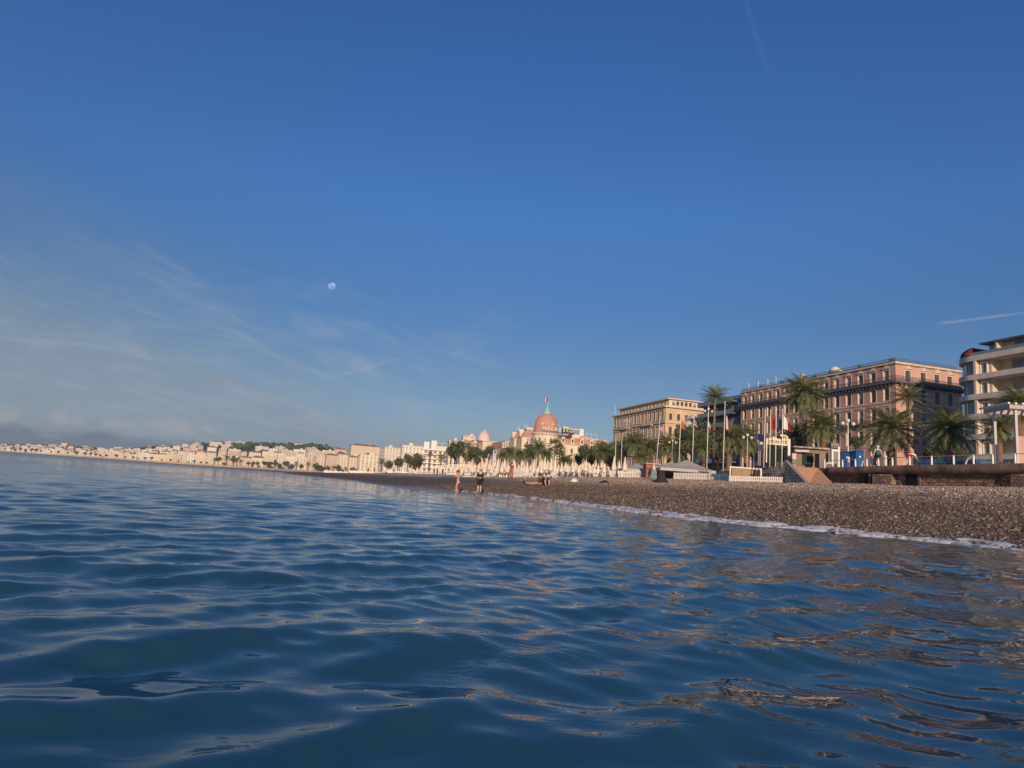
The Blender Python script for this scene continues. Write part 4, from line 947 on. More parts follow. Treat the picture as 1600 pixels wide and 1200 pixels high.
# ------------------------------------------------------------------ closed parasols
M_CANVAS = mat('cream_canvas', (.78, .66, .52), .85, .12, 2)
def parasol_mesh(seed, h=2.35, r=.30):
    rg = random.Random(seed); mb = MB(); n = 12; prof = [(.02, h), (.05, h - .08), (r * .35, h * .80), (r * .62, h * .62), (r * .85, h * .48), (r, h * .36), (r * .7, h * .34)]
    vs = []; ph = rg.uniform(0, 6)
    for j, (rr, z) in enumerate(prof):
        for i in range(n):
            a = 2 * math.pi * i / n; k_ = 1 + (.28 if i % 2 else -.12) * min(1, j / 3); vs.append((rr * k_ * math.cos(a + .12 * j), rr * k_ * math.sin(a + .12 * j), z + (.03 * math.sin(a * 3 + ph) if j > 4 else 0)))
    mb.add(vs, [(j * n + i, j * n + (i + 1) % n, (j + 1) * n + (i + 1) % n, (j + 1) * n + i)[::-1] for j in range(len(prof) - 1) for i in range(n)])
    return mb.mesh('canopy', M_CANVAS, True)
PAR = [parasol_mesh(i, 2.35, r) for i, r in ((1, .30), (2, .36), (3, .26))]; PPOLE = MB().tube((0, 0, -.1), (0, 0, 2.45), .028, n=6).mesh('pole', M_WHITE)
TIPS = [(642, 734), (652, 736), (660, 735), (667, 734), (675, 734), (688, 735), (698, 733), (706, 732), (722, 729), (729, 725), (737, 724), (743, 725), (749, 723), (755, 721), (760, 718), (766, 719), (771, 722), (774, 717), (779, 716), (785, 722), (789, 717), (794, 723),
        (800, 727), (805, 722), (811, 726), (816, 719), (820, 726), (824, 722), (829, 727), (835, 718), (841, 728), (847, 720), (852, 714), (856, 719), (862, 716), (868, 713), (873, 726), (878, 723), (884, 722), (890, 728), (895, 721), (905, 727), (911, 723), (916, 718), (925, 727), (935, 725), (941, 731), (946, 725), (951, 731), (960, 713), (968, 720), (973, 730), (977, 714), (981, 728), (995, 726), (1022, 725)]
def tip_solve(u, v, H):                  # distance at which a parasol of height H standing on the beach has its tip there
    best = None
    for Y in np.arange(88, 260, 2.0):
        P = at(u, v, Y); e = abs(P.z - (gz(P.x, P.y) + H))
        if not is_land(P.x, P.y) and (best is None or e < best[0]): best = (e, P, Y)
    return best
_r = random.Random(4); TIPS += [(_r.uniform(700, 945), _r.uniform(723, 730)) for _ in range(34)]; TIPS.sort()
for i, (u, v) in enumerate(TIPS):
    Yd = 108 + 10 * math.sin(i * 2.1) + (800 - u) * .22 * (u < 800) - max(0, u - 930) * .08
    P = at(u, v, Yd); g = gz(P.x, P.y) if not is_land(P.x, P.y) else min(PROM_Z, 3.6)
    H = max(1.7, P.z - g); sc = H / 2.35
    big = H > 2.75
    where = ('behind the far white deck' if u < 710 else 'behind the two bathers' if u < 783 else 'between the white gate and the tall picket fence' if u < 833 else 'behind the tall picket fence')
    t = thing('closed_parasol', f'{"tall" if big else "slim"} closed parasol {where}, {ordn(i)} from left', 'parasol', (P.x, P.y, g), rng.uniform(0, 6), 'closed cream parasols on the beach club')
    c = put('canopy', PAR[i % 3], t); c.scale = (1.4, 1.4, sc); p = put('pole', PPOLE, t); p.scale = (1, 1, sc)

# ------------------------------------------------------------------ flags
FL = {'b': mat('flag_blue', (.02, .04, .16), .8), 'w': mat('flag_white', (.75, .72, .7), .8), 'r': mat('flag_red', (.42, .05, .05), .8), 'o': mat('flag_orange', (.75, .14, .05), .8), 'd': mat('flag_dark_teal', (.03, .07, .09), .8), 'm': mat('flag_maroon', (.22, .03, .04), .8)}
def flag_mesh(kind, w, h, seed):
    # hanging limp from the mast: folded strips of cloth, colours follow the cloth
    rg = random.Random(seed); nx, nz = 18, 14; mb = MB(); vs = []
    for j in range(nz + 1):
        fz = j / nz
        for i in range(nx + 1):
            fx = i / nx; sag = fx * h * .62 * (1 - .25 * fz); fold = math.sin(fx * 11 + seed + fz * 1.5) * .10 * (.4 + fx)
            vs.append((fx * w * (.30 + .16 * fz * fx), fold, -fz * h * (1 - .25 * fx) - sag))
    mats = {'fr': 'bwr', 'us': 'brw', 'or': 'oo', 'uk': 'bwr', 'mc': 'wr', 'red': 'rr', 'teal': 'dd', 'mar': 'mo', 'pale': 'wm'}[kind]
    for j in range(nz):
        for i in range(nx):
            fx, fz = i / nx, j / nz
            if kind == 'us': k_ = 0 if fx < .4 and fz < .5 else (1 if j % 2 else 2)
            elif kind == 'uk': k_ = 2 if abs(fx - .5) < .07 or abs(fz - .5) < .09 else (1 if abs(fx - .5) < .13 or abs(fz - .5) < .17 or abs(abs(fx - .5) - abs(fz - .5)) < .07 else 0)
            elif kind == 'fr': k_ = 0 if fx < .33 else 1 if fx < .66 else 2
            elif kind in ('mc',): k_ = 0 if fz < .5 else 1
            elif kind == 'pale': k_ = 0 if fx < .55 else 1
            else: k_ = 0 if fx < .6 else len(mats) - 1
            mb.add([vs[j * (nx + 1) + i], vs[j * (nx + 1) + i + 1], vs[(j + 1) * (nx + 1) + i + 1], vs[(j + 1) * (nx + 1) + i]], [(0, 3, 2, 1)], k_)
    me = mb.mesh('flag', [FL[c_] for c_ in mats]); return me
def flagpole(ut, vt, ub, vb, Y, label, fkind=None, flab='', vf=None, fh=2.0, fw=1.6, group='flagpoles by the beach restaurant', zb=None, r=.065):
    T_, B_ = at(ut, vt, Y), at(ub, vb, Y); g = ground(B_.x, B_.y) if zb is None else zb; k_ = (g - T_.z) / (B_.z - T_.z); bx = T_.x + (B_.x - T_.x) * k_
    t = thing('flagpole', label, 'flagpole', (bx, Y, g), 0, group); top = Vector((T_.x - bx, 0, T_.z - g))
    MB().tube((0, 0, 0), top, r, r * .65, 8).build('pole', M_WHITE, t, True); MB().sphere((0, 0, 0), r * 1.3, 8, 6).build('finial', M_WHITE, t, True, top); MB().box(-.18, .18, -.18, .18, 0, .12).build('base_plate', M_IRON, t)
    if fkind:
        zf = at(ut, vf, Y).z; o = put('flag', flag_mesh(fkind, fw, fh, len(label)), None, (bx + top.x * (zf - g) / top.z + .07, Y - .03, zf)); tag(o, flab, 'flag', 'flags hanging on the tall poles')
GF = 'flagpoles by the beach restaurant'
flagpole(1031.5, 652, 1026, 721, 110, 'white flagpole with the striped red and white flag', 'us', 'limp red white and blue flag with stripes, leftmost of the five large flags', 658, 1.5, 1.5, zb=PROM_Z)
flagpole(1064, 645, 1061, 722, 106, 'white flagpole carrying the orange red flag', 'or', 'limp orange red flag, second of the five large flags from the left', 653, 1.5, 1.2, zb=PROM_Z)
flagpole(1084.5, 644, 1082, 720, 102, 'white flagpole in the middle of the five behind the marquees', 'uk', 'limp flag with red and white crosses on blue, middle of the five large flags', 653, 1.2, 1.3, zb=PROM_Z)
flagpole(1107, 635, 1104.5, 727, 97, 'white flagpole with the white over red flag, left of the tallest', 'mc', 'limp white over red flag left of the big blue white and red one', 658, 1.25, 1.0, zb=PROM_Z)
flagpole(1133, 628, 1130, 728, 92, 'tallest white flagpole, right of the other four', 'fr', 'large limp blue white and red flag on the tallest pole', 642, 2.3, 1.5, zb=PROM_Z)
flagpole(962.5, 684, 961, 729, 124, 'bare white pole, left one of the pair above the parasols', None, group='bare poles above the parasols')
flagpole(972, 683, 970.5, 729, 122, 'bare white pole, right one of the pair above the parasols', None, group='bare poles above the parasols')
G2 = 'flagpoles in front of the cream sign'
flagpole(1196, 642, 1193, 735, 66.8, 'slim pole in front of the cream sign, leftmost of four', None, group=G2, zb=4.3, r=.05)
flagpole(1204, 641, 1202.5, 735, 66.2, 'slim pole in front of the cream sign, second of four from the left', 'red', 'dark red flag on the second pole in front of the cream sign', 646, 1.5, 1.6, group=G2, zb=4.3, r=.05)
flagpole(1213, 640, 1211.5, 735, 65.6, 'slim pole in front of the cream sign, third of four from the left', 'teal', 'dark teal flag on the third pole in front of the cream sign', 645, 1.45, 1.6, group=G2, zb=4.3, r=.05)
flagpole(1223, 640, 1221.5, 734, 65.0, 'slim pole in front of the cream sign, rightmost of four', 'pale', 'pale and maroon flag on the right hand pole in front of the cream sign', 647, 1.4, 2.0, group=G2, zb=4.3, r=.05)

# ------------------------------------------------------------------ cream sign, screens, small things on the terrace
def box_between(name, u0, v0, u1, v1, Y, d, m, parent=None, off=None):
    a, b = at(u0, v1, Y), at(u1, v0, Y); o = MB().box(a.x, b.x, Y, Y + d, a.z, b.z)
    return o
M_SIGN = mat('cream_sign', (.80, .68, .48), .7, .05, 2); M_INK = mat('dark_green_lettering', (.05, .06, .04), .7); M_SCREEN = mat('dark_green_screen', (.018, .035, .026), .8, .25, 3)
def beach_sign():
    Y = 67.5; a, b = at(1197, 694, Y), at(1231.5, 680, Y); t = thing('beach_sign', 'cream beach sign board with two lines of dark capitals above the terrace', 'sign', (0, 0, 0))
    zb, zt = a.z, b.z; zm = zb + (zt - zb) * .55; cx = a.x; w = b.x - a.x
    MB().prism([(0, 0), (w, 0), (w, zt - zb - .15), (w * .9, zt - zb), (w * .36, zt - zb + .05), (w * .30, zm - zb + .1), (0, zm - zb)], 0, .12).build('board', M_SIGN, t)
    o = t.children[0]; o.rotation_euler = (math.pi / 2, 0, 0); o.location = (cx, Y + .12, zb)
    for s_, x, z, sz in (('TEMPS', .66, .52, .40), ("D'UN ÉTÉ", .54, .08, .40)):
        o = put('lettering', text_mesh(s_, sz * (zt - zb), M_INK, .01, 'CENTER', .008), t, (cx + w * x, Y - .02, zb + (zt - zb) * z)); o.rotation_euler = (math.pi / 2, 0, 0)
    for u in (1232.5, ):
        p = at(u, 686, Y); q = at(u, 705, Y); MB().box(p.x - .12, p.x + .12, Y - .1, Y + .1, q.z - .6, p.z).build('support_post', M_WHITE, t)
    p = at(1198, 694, Y); MB().box(p.x - .05, p.x + .05, Y + .01, Y + .1, 4.9, p.z + .1).build('support_post', M_WHITE, t)
beach_sign()
def simple(name, mb, mats, label, cat, loc=(0, 0, 0), rz=0, group=None, smooth=False):
    return tag(mb.build(name, mats, None, smooth, loc, rz), label, cat, group)
P_, Q_ = at(1193, 722, 69), at(1237, 703, 68.6)
sc = MB(); sc.box(P_.x, Q_.x, 69, 69.15, P_.z - .2, Q_.z)
for i in range(18): x = P_.x + (Q_.x - P_.x) * i / 17; sc.tube((x, 68.96, P_.z - .2), (x, 68.96, Q_.z + .03), .04, n=5)
simple('privacy_screen', sc, M_SCREEN, 'dark green fabric screen below the cream sign', 'screen')
P_ = at(1188, 708, 70); b = MB(); b.lathe([(.24, 4.7), (.24, at(1188, 691, 70).z)], 12); ped = thing('advert_column', 'tall cream and blue grey column left of the slim poles', 'column', (P_.x, 70, 0)); b.build('shaft', M_SIGN, ped, True)
MB().box(-.42, .42, -.16, .16, at(1188, 691, 70).z + .003, at(1188, 679, 70).z).build('upper_box', mat('blue_grey_panel', (.22, .25, .32), .5), ped)
P_, Q_ = at(1178, 721, 71), at(1187, 708, 71); fr = thing('notice_frame', 'small white framed grey notice board on the terrace edge', 'notice board', (0, 0, 0)); MB().box(P_.x, Q_.x, 71, 71.05, P_.z, Q_.z).build('panel', mat('grey_panel', (.20, .17, .17), .6), fr)
f = MB(); 
for x0, x1, z0, z1 in ((P_.x - .05, P_.x, P_.z, Q_.z), (Q_.x, Q_.x + .05, P_.z, Q_.z), (P_.x - .05, Q_.x + .05, Q_.z, Q_.z + .05), (P_.x - .05, Q_.x + .05, P_.z - .05, P_.z)): f.box(x0, x1, 70.95, 71.08, z0, z1)
f.box((P_.x + Q_.x) / 2 - .03, (P_.x + Q_.x) / 2 + .03, 71, 71.05, 3.2, P_.z - .05); f.build('frame', M_WHITE, fr)
P_ = at(1240, 717, 66.5); bn = thing('litter_bin', 'pale pink litter bin on a post at the top of the ramp', 'bin', (P_.x, 66.5, 4.6)); zz = P_.z - 4.6; MB().box(-.20, .20, -.15, .15, zz, zz + .48).build('bin_body', mat('pale_pink_plastic', (.72, .48, .42), .6), bn); MB().box(-.23, .23, -.18, .18, zz + .483, zz + .52).build('lid', M_WHITE, bn); MB().box(-.17, .17, -.12, .12, 0, zz - .003).build('pedestal', M_BLOCK, bn)

# bamboo wind break in a white frame
def bamboo():
    Y = 70.0; t = thing('bamboo_screen', 'bamboo wind break panel in a white frame behind the low picket fence', 'screen', (0, 0, 0)); a, b, c_, d = at(1141, 728, Y), at(1189, 732, Y), at(1141, 757, Y), at(1189, 758, Y)
    f = MB(); f.box(a.x - .06, a.x + .06, Y - .06, Y + .06, 1.9, a.z); f.box(b.x - .08, b.x + .08, Y - .06, Y + .06, 1.9, b.z); f.box(a.x + .061, b.x - .081, Y - .06, Y + .06, b.z - .14, b.z - .003); f.build('frame', M_WHITE, t)
    m = MB(); x = a.x + .25; i = 0
    while x < b.x - .75: m.tube((x, Y + .1, 2.1), (x, Y + .1, b.z - .15 + .04 * math.sin(i * 5)), .045, n=5); x += .085; i += 1
    struct(m.build('bamboo_canes', mat('bamboo', (.42, .31, .19), .7, .25, 3), t), 'stuff')
    MB().box(b.x - .62, b.x - .12, Y + .2, Y + .25, 2.1, b.z - .2).build('dark_gap_panel', mat('dark_gap_brown', (.10, .06, .045), .9), t)  # dark panel paints the shade of the gap beside the canes
bamboo()

# ------------------------------------------------------------------ grey marquees of the beach restaurant
M_TENT = mat('grey_marquee_canvas', (.62, .53, .43), .8, .1, 1); M_VAL = mat('pale_valance', (.45, .46, .42), .8)
def marquee(up, vp, ul, vl, ur, vr, Y, depth, label):
    pk = at(up, vp, Y); l, r = at(ul, vl, Y - depth / 2), at(ur, vr, Y - depth / 2); t = thing('marquee', label, 'marquee', (0, 0, 0), 0, 'grey marquees behind the picket fence'); y0, y1 = Y - depth / 2, Y + depth / 2; ze = (l.z + r.z) / 2
    n = 6; m = MB(); base = [(l.x, y0), (r.x, y0), (r.x, y1), (l.x, y1)]; vs = []; 
    for k_ in range(n + 1):
        f = k_ / n; s_ = 1 - f; z = ze + (pk.z - ze) * (f ** 1.25)
        for (x, y) in base: vs.append((pk.x + (x - pk.x) * s_ if s_ else pk.x, Y + (y - Y) * s_, z))
    m.add(vs, [(4 * k_ + i, 4 * k_ + (i + 1) % 4, 4 * k_ + 4 + (i + 1) % 4, 4 * k_ + 4 + i) for k_ in range(n) for i in range(4)]); m.build('canopy', M_TENT, t, True)
    v = MB()
    for (a, b) in zip(base, base[1:] + base[:1]): v.add([(*a, ze), (*b, ze), (*b, ze - .38), (*a, ze - .38)], [(0, 1, 2, 3)])
    v.build('valance', M_VAL, t); p = MB().tube((0, 0, 0), (0, 0, ze - 2.85), .05, n=6).mesh('leg', M_WHITE)
    for x, y in base: put('leg', p, t, (x + (.1 if x < pk.x else -.1), y + (.1 if y < Y else -.1), 2.85))
marquee(1074, 718.5, 1032, 731, 1119, 735, 93, 7, 'largest grey peaked marquee, below the middle flagpole')
marquee(1051, 721, 1020, 731, 1068, 731, 99, 6, 'grey marquee half hidden left of the largest one')
marquee(996, 724, 972, 733, 1020, 733, 104, 6, 'wide low grey marquee left of the red kiosk')
ba = MB(); a, b = at(985, 738, 103), at(1122, 739, 98); ba.box(a.x, b.x, 103.5, 106, 2.6, at(1060, 733, 103).z); simple('marquee_shade_box', ba, mat('painted_marquee_shade', (.025, .025, .03), .8, .3, 1), 'low dark box painting the shade under the grey marquees', 'painted shade')  # solid dark box paints the shaded interior below the canopies
k_ = thing('beach_kiosk', 'red brown slatted kiosk behind the lone parasol at the fence', 'kiosk', (0, 0, 0)); a, b = at(1009, 744, 97), at(1031, 726, 97)
MB().box(a.x, b.x, 97, 99, 2.9, b.z).build('cabin', mat('red_brown_wood', (.30, .10, .07), .8, .25, 3), k_)
for i in range(6): z = 3.3 + (b.z - 3.4) * i / 6; MB().box(a.x + .1 if i % 2 else a.x + .9, b.x - .05, 96.93, 96.997, z, z + .07).build('slat', mat('pale_pink_slat', (.5, .33, .28), .8), k_)
MB().box(a.x - .1, b.x + .1, 96.8, 99.2, b.z + .003, b.z + .1).build('roof', M_TENT, k_)
for (u, v, r, Y, lab) in ((1076, 739, 13, 91, 'small fan of green palm fronds before the largest marquee'), (1101, 741, 11, 89, 'leafy green plant beside the pale marquee corner'), (1122, 744, 8, 86, 'small leafy plant left of the bamboo screen'), (1135, 741, 9, 86, 'dark leafy plant touching the bamboo screen'), (1060, 746, 7, 92, 'low fern at the fence, left of the small palm fronds')):
    P = at(u, v, Y); t = thing('potted_plant', lab, 'plant', (P.x, Y, gz(P.x, Y)), rng.uniform(0, 6), 'plants of the beach restaurant'); c = put('foliage', UPRT[0] if int(u) % 2 == 0 else DATE[2], t, (0, 0, P.z - gz(P.x, Y) - .3)); c.scale = (r * Y / 1050 * 1.2,) * 3; MB().lathe([(.22, 0), (.3, .4), (.26, .4)], 10).build('pot', M_TERRA, t); MB().tube((0, 0, .3), (0, 0, max(.5, P.z - gz(P.x, Y) - .25)), .06, n=6).build('stem', M_TRUNK, t)

# ------------------------------------------------------------------ promenade furniture on the right
M_BLUE = mat('blue_plastic', (.02, .11, .32), .4, .1, 1); M_BLUED = mat('darker_blue_plastic', (.012, .055, .22), .45, .1, 1); M_CHAIR = mat('blue_steel_chair', (.03, .12, .26), .45)
def toilet(u0, u1, vt, Y, m, label):
    a, b = at(u0, 727, Y), at(u1, vt, Y); w = b.x - a.x; h = b.z - PROM_Z; t = thing('portable_toilet', label, 'portable toilet', (a.x, Y, PROM_Z), .12, 'portable toilets'); MB().box(0, w, 0, w * 1.05, .1, h - .18).build('cabin', m, t)
    r = MB(); r.add([(-.04, -.04, h - .177), (w + .04, -.04, h - .177), (w + .04, w * 1.1, h - .177), (-.04, w * 1.1, h - .177), (.15, .15, h), (w - .15, .15, h), (w - .15, w * .9, h), (.15, w * .9, h)], [(0, 1, 5, 4), (1, 2, 6, 5), (2, 3, 7, 6), (3, 0, 4, 7), (4, 5, 6, 7)]); r.build('roof', m, t)
    d = MB().box(w * .16, w * .84, -.05, -.003, .15, h - .3).build('door', m, t); MB().box(w * .72, w * .8, -.09, -.052, h * .45, h * .52).build('handle', M_WHITE, d); MB().box(w * .36, w * .56, -.06, -.052, h * .66, h * .74).build('door_sign', M_WHITE, d); MB().box(0, w, 0, w, 0, .097).build('skid', M_IRON, t)
    for i in range(3): MB().box(w * .2, w * .8, -.056, -.0515, h * (.84 + i * .02), h * (.848 + i * .02)).build('vent', M_IRON, d)
toilet(1315, 1336, 706, 70, M_BLUED, 'darker blue portable toilet, left of the bright blue one'); toilet(1337.5, 1351, 704, 69, M_BLUE, 'bright blue portable toilet with a white door sign')
toilet(1326, 1338, 706, 73, M_BLUED, 'dark blue portable toilet squeezed between the other two')
def chair_parts():
    s_ = MB(); [s_.box(-.24, .24, -.22 + i * .09, -.16 + i * .09, .43, .455) for i in range(5)]
    b_ = MB(); [b_.box(-.24, .24, .24 + i * .012, .262 + i * .012, .55 + i * .09, .60 + i * .09) for i in range(5)]
    l = MB().tube((0, 0, 0), (0, 0, .43), .022, n=5); ar = MB(); ar.path([(-.27, -.2, .43), (-.27, -.2, .66), (-.27, .24, .66)], [.02] * 3, 5)
    f = MB(); f.tube((-.24, .22, .43), (-.24, .31, .98), .02, n=5); f.tube((.24, .22, .43), (.24, .31, .98), .02, n=5)
    return [x.mesh(n_, M_CHAIR) for x, n_ in ((s_, 'seat'), (b_, 'backrest'), (l, 'leg'), (ar, 'armrest'), (f, 'back_frame'))]
CH = chair_parts()
for i in range(13):
    u = 1438 + i * 7.4; Y = 59.5 - i * .28; P = at(u, 722, Y); t = thing('promenade_chair', f'blue metal armchair behind the railing, {ordn(i)} from the left in the row', 'chair', (P.x, Y, PROM_Z), math.radians(-70 + 15 * math.sin(i * 2.3)), 'blue chairs along the promenade')
    t.scale = (1.05,) * 3; put('seat', CH[0], t); put('backrest', CH[1], t); put('back_frame', CH[4], t)
    for x, y in ((-.22, -.2), (.22, -.2), (-.22, .2), (.22, .2)): put('leg', CH[2], t, (x, y, 0))
    put('armrest', CH[3], t); put('armrest', CH[3], t, (.54, 0, 0))
def bench():
    a = at(1531, 722, 55.5); t = thing('park_bench', 'long dark blue slatted bench right of the blue chairs', 'bench', (a.x, 55.5, PROM_Z), math.radians(-8)); 
    for z in (.42, .47): pass
    s_ = MB(); [s_.box(0, 2.6, i * .12, i * .12 + .09, .42, .46) for i in range(4)]; s_.build('seat', M_CHAIR, t); b_ = MB(); [b_.box(0, 2.6, .48 + i * .02, .51 + i * .02, .55 + i * .13, .64 + i * .13) for i in range(3)]; b_.build('backrest', M_CHAIR, t)
    for x in (.2, 1.3, 2.4): l = MB(); l.box(x - .03, x + .03, 0, .06, 0, .418); l.box(x - .03, x + .03, .42, .48, 0, .90); l.build('leg', M_IRON, t)
bench()
def pergola():
    Y = 50.0; a = at(1584, 716, Y); top = at(1586, 640, Y).z; t = thing('white_pergola', 'white pergola with flat slatted roof at the right edge of the picture', 'pergola', (a.x, Y, PROM_Z), math.radians(-6)); H = top - PROM_Z
    c = MB().box(-.09, .09, -.09, .09, 0, H).mesh('column', mat('grey_white_paint', (.55, .52, .50), .6))
    for x, y in ((.25, 0), (1.25, .2), (3.2, .2), (.25, 2.6), (3.2, 2.6)): put('column', c, t, (x, y, 0))
    b = MB(); b.box(-.35, 4.2, -.35, -.15, H + .003, H + .33); b.box(-.35, 4.2, 2.7, 2.9, H + .003, H + .33); b.box(-.352, -.15, -.149, 2.699, H + .003, H + .33); b.build('roof_beam', mat('grey_white_beam', (.45, .42, .40), .7), t)
    for i in range(9): MB().box(-.6 + i * .5, -.45 + i * .5, -.6, 3.1, H + .333, H + .45).build('roof_slat', M_WHITE, t)
    MB().box(.42, 1.1, .25, .35, 0, H * .55).build('back_panel', M_PINK, t)
pergola()
def doorway():
    t = thing('white_doorway', 'white framed grey door standing alone left of the blue toilets', 'doorway', (0, 0, 0)); Y = 66; a, b = at(1301, 727, Y), at(1311, 698, Y); a0 = at(1301.5, 702, Y)
    MB().box(a.x - .09, a.x + .09, Y, Y + .2, PROM_Z, a0.z).box(b.x - .09, b.x + .09, Y, Y + .2, PROM_Z, b.z).box(a.x + .091, b.x - .091, Y, Y + .2, a0.z - .2, a0.z).build('frame', M_WHITE, t); MB().box(a.x + .092, b.x - .092, Y + .05, Y + .1, PROM_Z, a0.z - .203).build('door_leaf', mat('grey_door', (.25, .23, .26), .6), t)
    MB().box(a.x + .1, b.x + .25, Y + .5, Y + 1.2, a0.z + .2, a0.z + .7).build('roof_tank', M_BLOCK, t)
    g = thing('white_gate', 'low white gate with a hoop left of the white framed doorway', 'gate', (0, 0, 0)); p, q = at(1288, 731, 63.5), at(1288, 718, 63.5); MB().box(p.x - .05, p.x + .05, 63.4, 63.5, PROM_Z - .2, q.z).build('post', M_WHITE, g); r = at(1300, 724, 63.5)
    MB().box(p.x + .051, r.x, 63.42, 63.48, r.z - .05, r.z).build('rail', M_WHITE, g); h = MB(); c0 = (p.x + r.x) / 2 + .1; h.path([(c0 + .28 * math.cos(i * math.pi / 8), 63.45, PROM_Z + .42 * math.sin(i * math.pi / 8)) for i in range(9)], [.04] * 9, 5); h.build('hoop', M_WHITE, g)
doorway()
def kiosk():
    Y = 72; a, b = at(1241, 731, Y), at(1290, 703, Y); t = thing('pale_kiosk', 'pale flat roofed kiosk with a dark doorway at the top of the ramp', 'kiosk', (0, 0, 0)); MB().box(a.x, b.x, Y, Y + 3, PROM_Z, b.z).build('wall', mat('palm_shade_kiosk_wall', (.24, .19, .15), .8, .2, 1), t); MB().box(a.x - .3, b.x + .2, Y - .5, Y + 3.2, b.z + .003, b.z + .16).build('roof', M_BLOCK, t)  # palm shade is put into the brown wall colour
    p, q = at(1273, 730, Y), at(1280, 709, Y); MB().box(p.x, q.x, Y - .03, Y - .003, PROM_Z, q.z).build('door', M_DARK, t); p, q = at(1253, 730, Y), at(1270, 708, Y); MB().box(p.x, q.x, Y - .03, Y - .003, PROM_Z + .5, q.z).build('shutter', M_SCREEN, t)  # door panel is near-black to paint the shade of the doorway
    p, q = at(1243, 704.5, Y - .8), at(1264, 705, Y - .8); MB().tube((p.x, Y - .8, p.z), (q.x, Y - .8, q.z), .09, n=8).build('awning_roller', M_WHITE, t)
    p, q = at(1243, 728, Y), at(1245, 704, Y)
kiosk()
def lamp(u, v, Y, label, n=3, s=1.0):
    P = at(u, v, Y); g = ground(P.x, P.y); H = P.z - g; t = thing('street_lamp', label, 'street lamp', (P.x, Y, g), 0, 'globe street lamps'); m = MB(); m.lathe([(.16 * s, 0), (.15 * s, .6), (.07 * s, .8), (.05 * s, H)], 10); m.build('post', M_WHITE if s > .9 else M_BEIGE, t, True)
    ar = MB(); ar.path([(-.62 * s, 0, H - .35), (-.5 * s, 0, H - .7), (0, 0, H - .8), (.5 * s, 0, H - .7), (.62 * s, 0, H - .35)], [.03] * 5, 5); ar.build('bracket', M_IRON, t); gl = MB().sphere((0, 0, 0), .23 * s, 12, 8).mesh('globe', mat('opal_globe', (.70, .66, .58), .3), True)
    for x, z in ((-.62 * s, H - .15), (.62 * s, H - .15), (0, H + .2)): put('globe', gl, t, (x, 0, z))
lamp(1325, 660, 78, 'three globed street lamp in front of the pink hotel ground floors'); lamp(1168, 682, 92, 'three globed street lamp left of the advert column', s=.9); lamp(1051, 690, 112, 'three globed street lamp before the lit side of the ochre hotel', s=.85); lamp(980, 657, 150, 'tall thin street lamp before the ochre hotel front', s=.8)
lamp(1107, 641, 105, 'tall lamp whose arms cross behind the fourth flagpole', s=.9)

# ------------------------------------------------------------------ the town round the bay
def facade_mat():
    m = bpy.data.materials.new('town_facade'); m.use_nodes = True; q, b = nodes_of(m); b.inputs['Roughness'].default_value = .85
    oi = q.node('ShaderNodeObjectInfo'); co = q.node('ShaderNodeSeparateXYZ', i0=q.node('ShaderNodeTexCoord').outputs['Object']).outputs; g = q.node('ShaderNodeNewGeometry')
    nm = q.node('ShaderNodeSeparateXYZ', i0=q.node('ShaderNodeTexCoord').outputs['Normal']).outputs
    fac = q.m('GREATER_THAN', q.m('ABSOLUTE', nm[0]), .6); along = q.m('ADD', q.m('MULTIPLY', co[0], q.m('SUBTRACT', 1, fac)), q.m('MULTIPLY', co[1], fac))
    per = q.m('ADD', 2.6, q.m('MULTIPLY', oi.outputs['Random'], 2.2)); fx = q.m('FRACT', q.m('DIVIDE', along, per)); fz = q.m('FRACT', q.m('DIVIDE', q.m('ADD', co[2], .4), 3.1))
    def band(x, a, b2): return q.m('MULTIPLY', q.m('GREATER_THAN', x, a), q.m('LESS_THAN', x, b2))
    wd = q.m('ADD', .58, q.m('MULTIPLY', oi.outputs['Random'], .25)); w = q.m('MULTIPLY', band(fx, .30, wd), band(fz, .28, .78)); vert = q.m('LESS_THAN', q.m('ABSOLUTE', nm[2]), .5)
    cell = q.node('ShaderNodeTexWhiteNoise', _noise_dimensions='3D', Vector=q.node('ShaderNodeCombineXYZ', X=q.m('FLOOR', q.m('DIVIDE', along, per)), Y=q.m('FLOOR', q.m('DIVIDE', q.m('ADD', co[2], .4), 3.1)), Z=oi.outputs['Random']).outputs[0]).outputs[0]
    col = oi.outputs['Color']; glass = q.mix(cell, (.10, .085, .08), (.34, .27, .21)); c_ = q.mix(q.m('MULTIPLY', q.m('MULTIPLY', w, vert), .8), col, glass)
    slab = q.m('MULTIPLY', q.m('MULTIPLY', band(fz, .0, .14), vert), .35); c_ = q.mix(slab, c_, (.20, .15, .12))
    roof = q.m('GREATER_THAN', nm[2], .5); c_ = q.mix(roof, c_, (.38, .24, .16)); q.put(b, 'Base Color', c_); return m
M_TOWN = facade_mat(); M_FROOF = mat('far_roof_tiles', (.36, .20, .13), .9, .2, .3); M_FPALE = mat('far_pale_slab', (.74, .66, .55), .8)
TOWNC = [((.74, .62, .48), 'sand'), ((.80, .73, .62), 'cream'), ((.80, .77, .72), 'white'), ((.74, .60, .40), 'ochre'), ((.70, .54, .44), 'peach'), ((.78, .71, .52), 'pale yellow'), ((.62, .49, .42), 'brick pink'), ((.60, .56, .50), 'grey beige')]
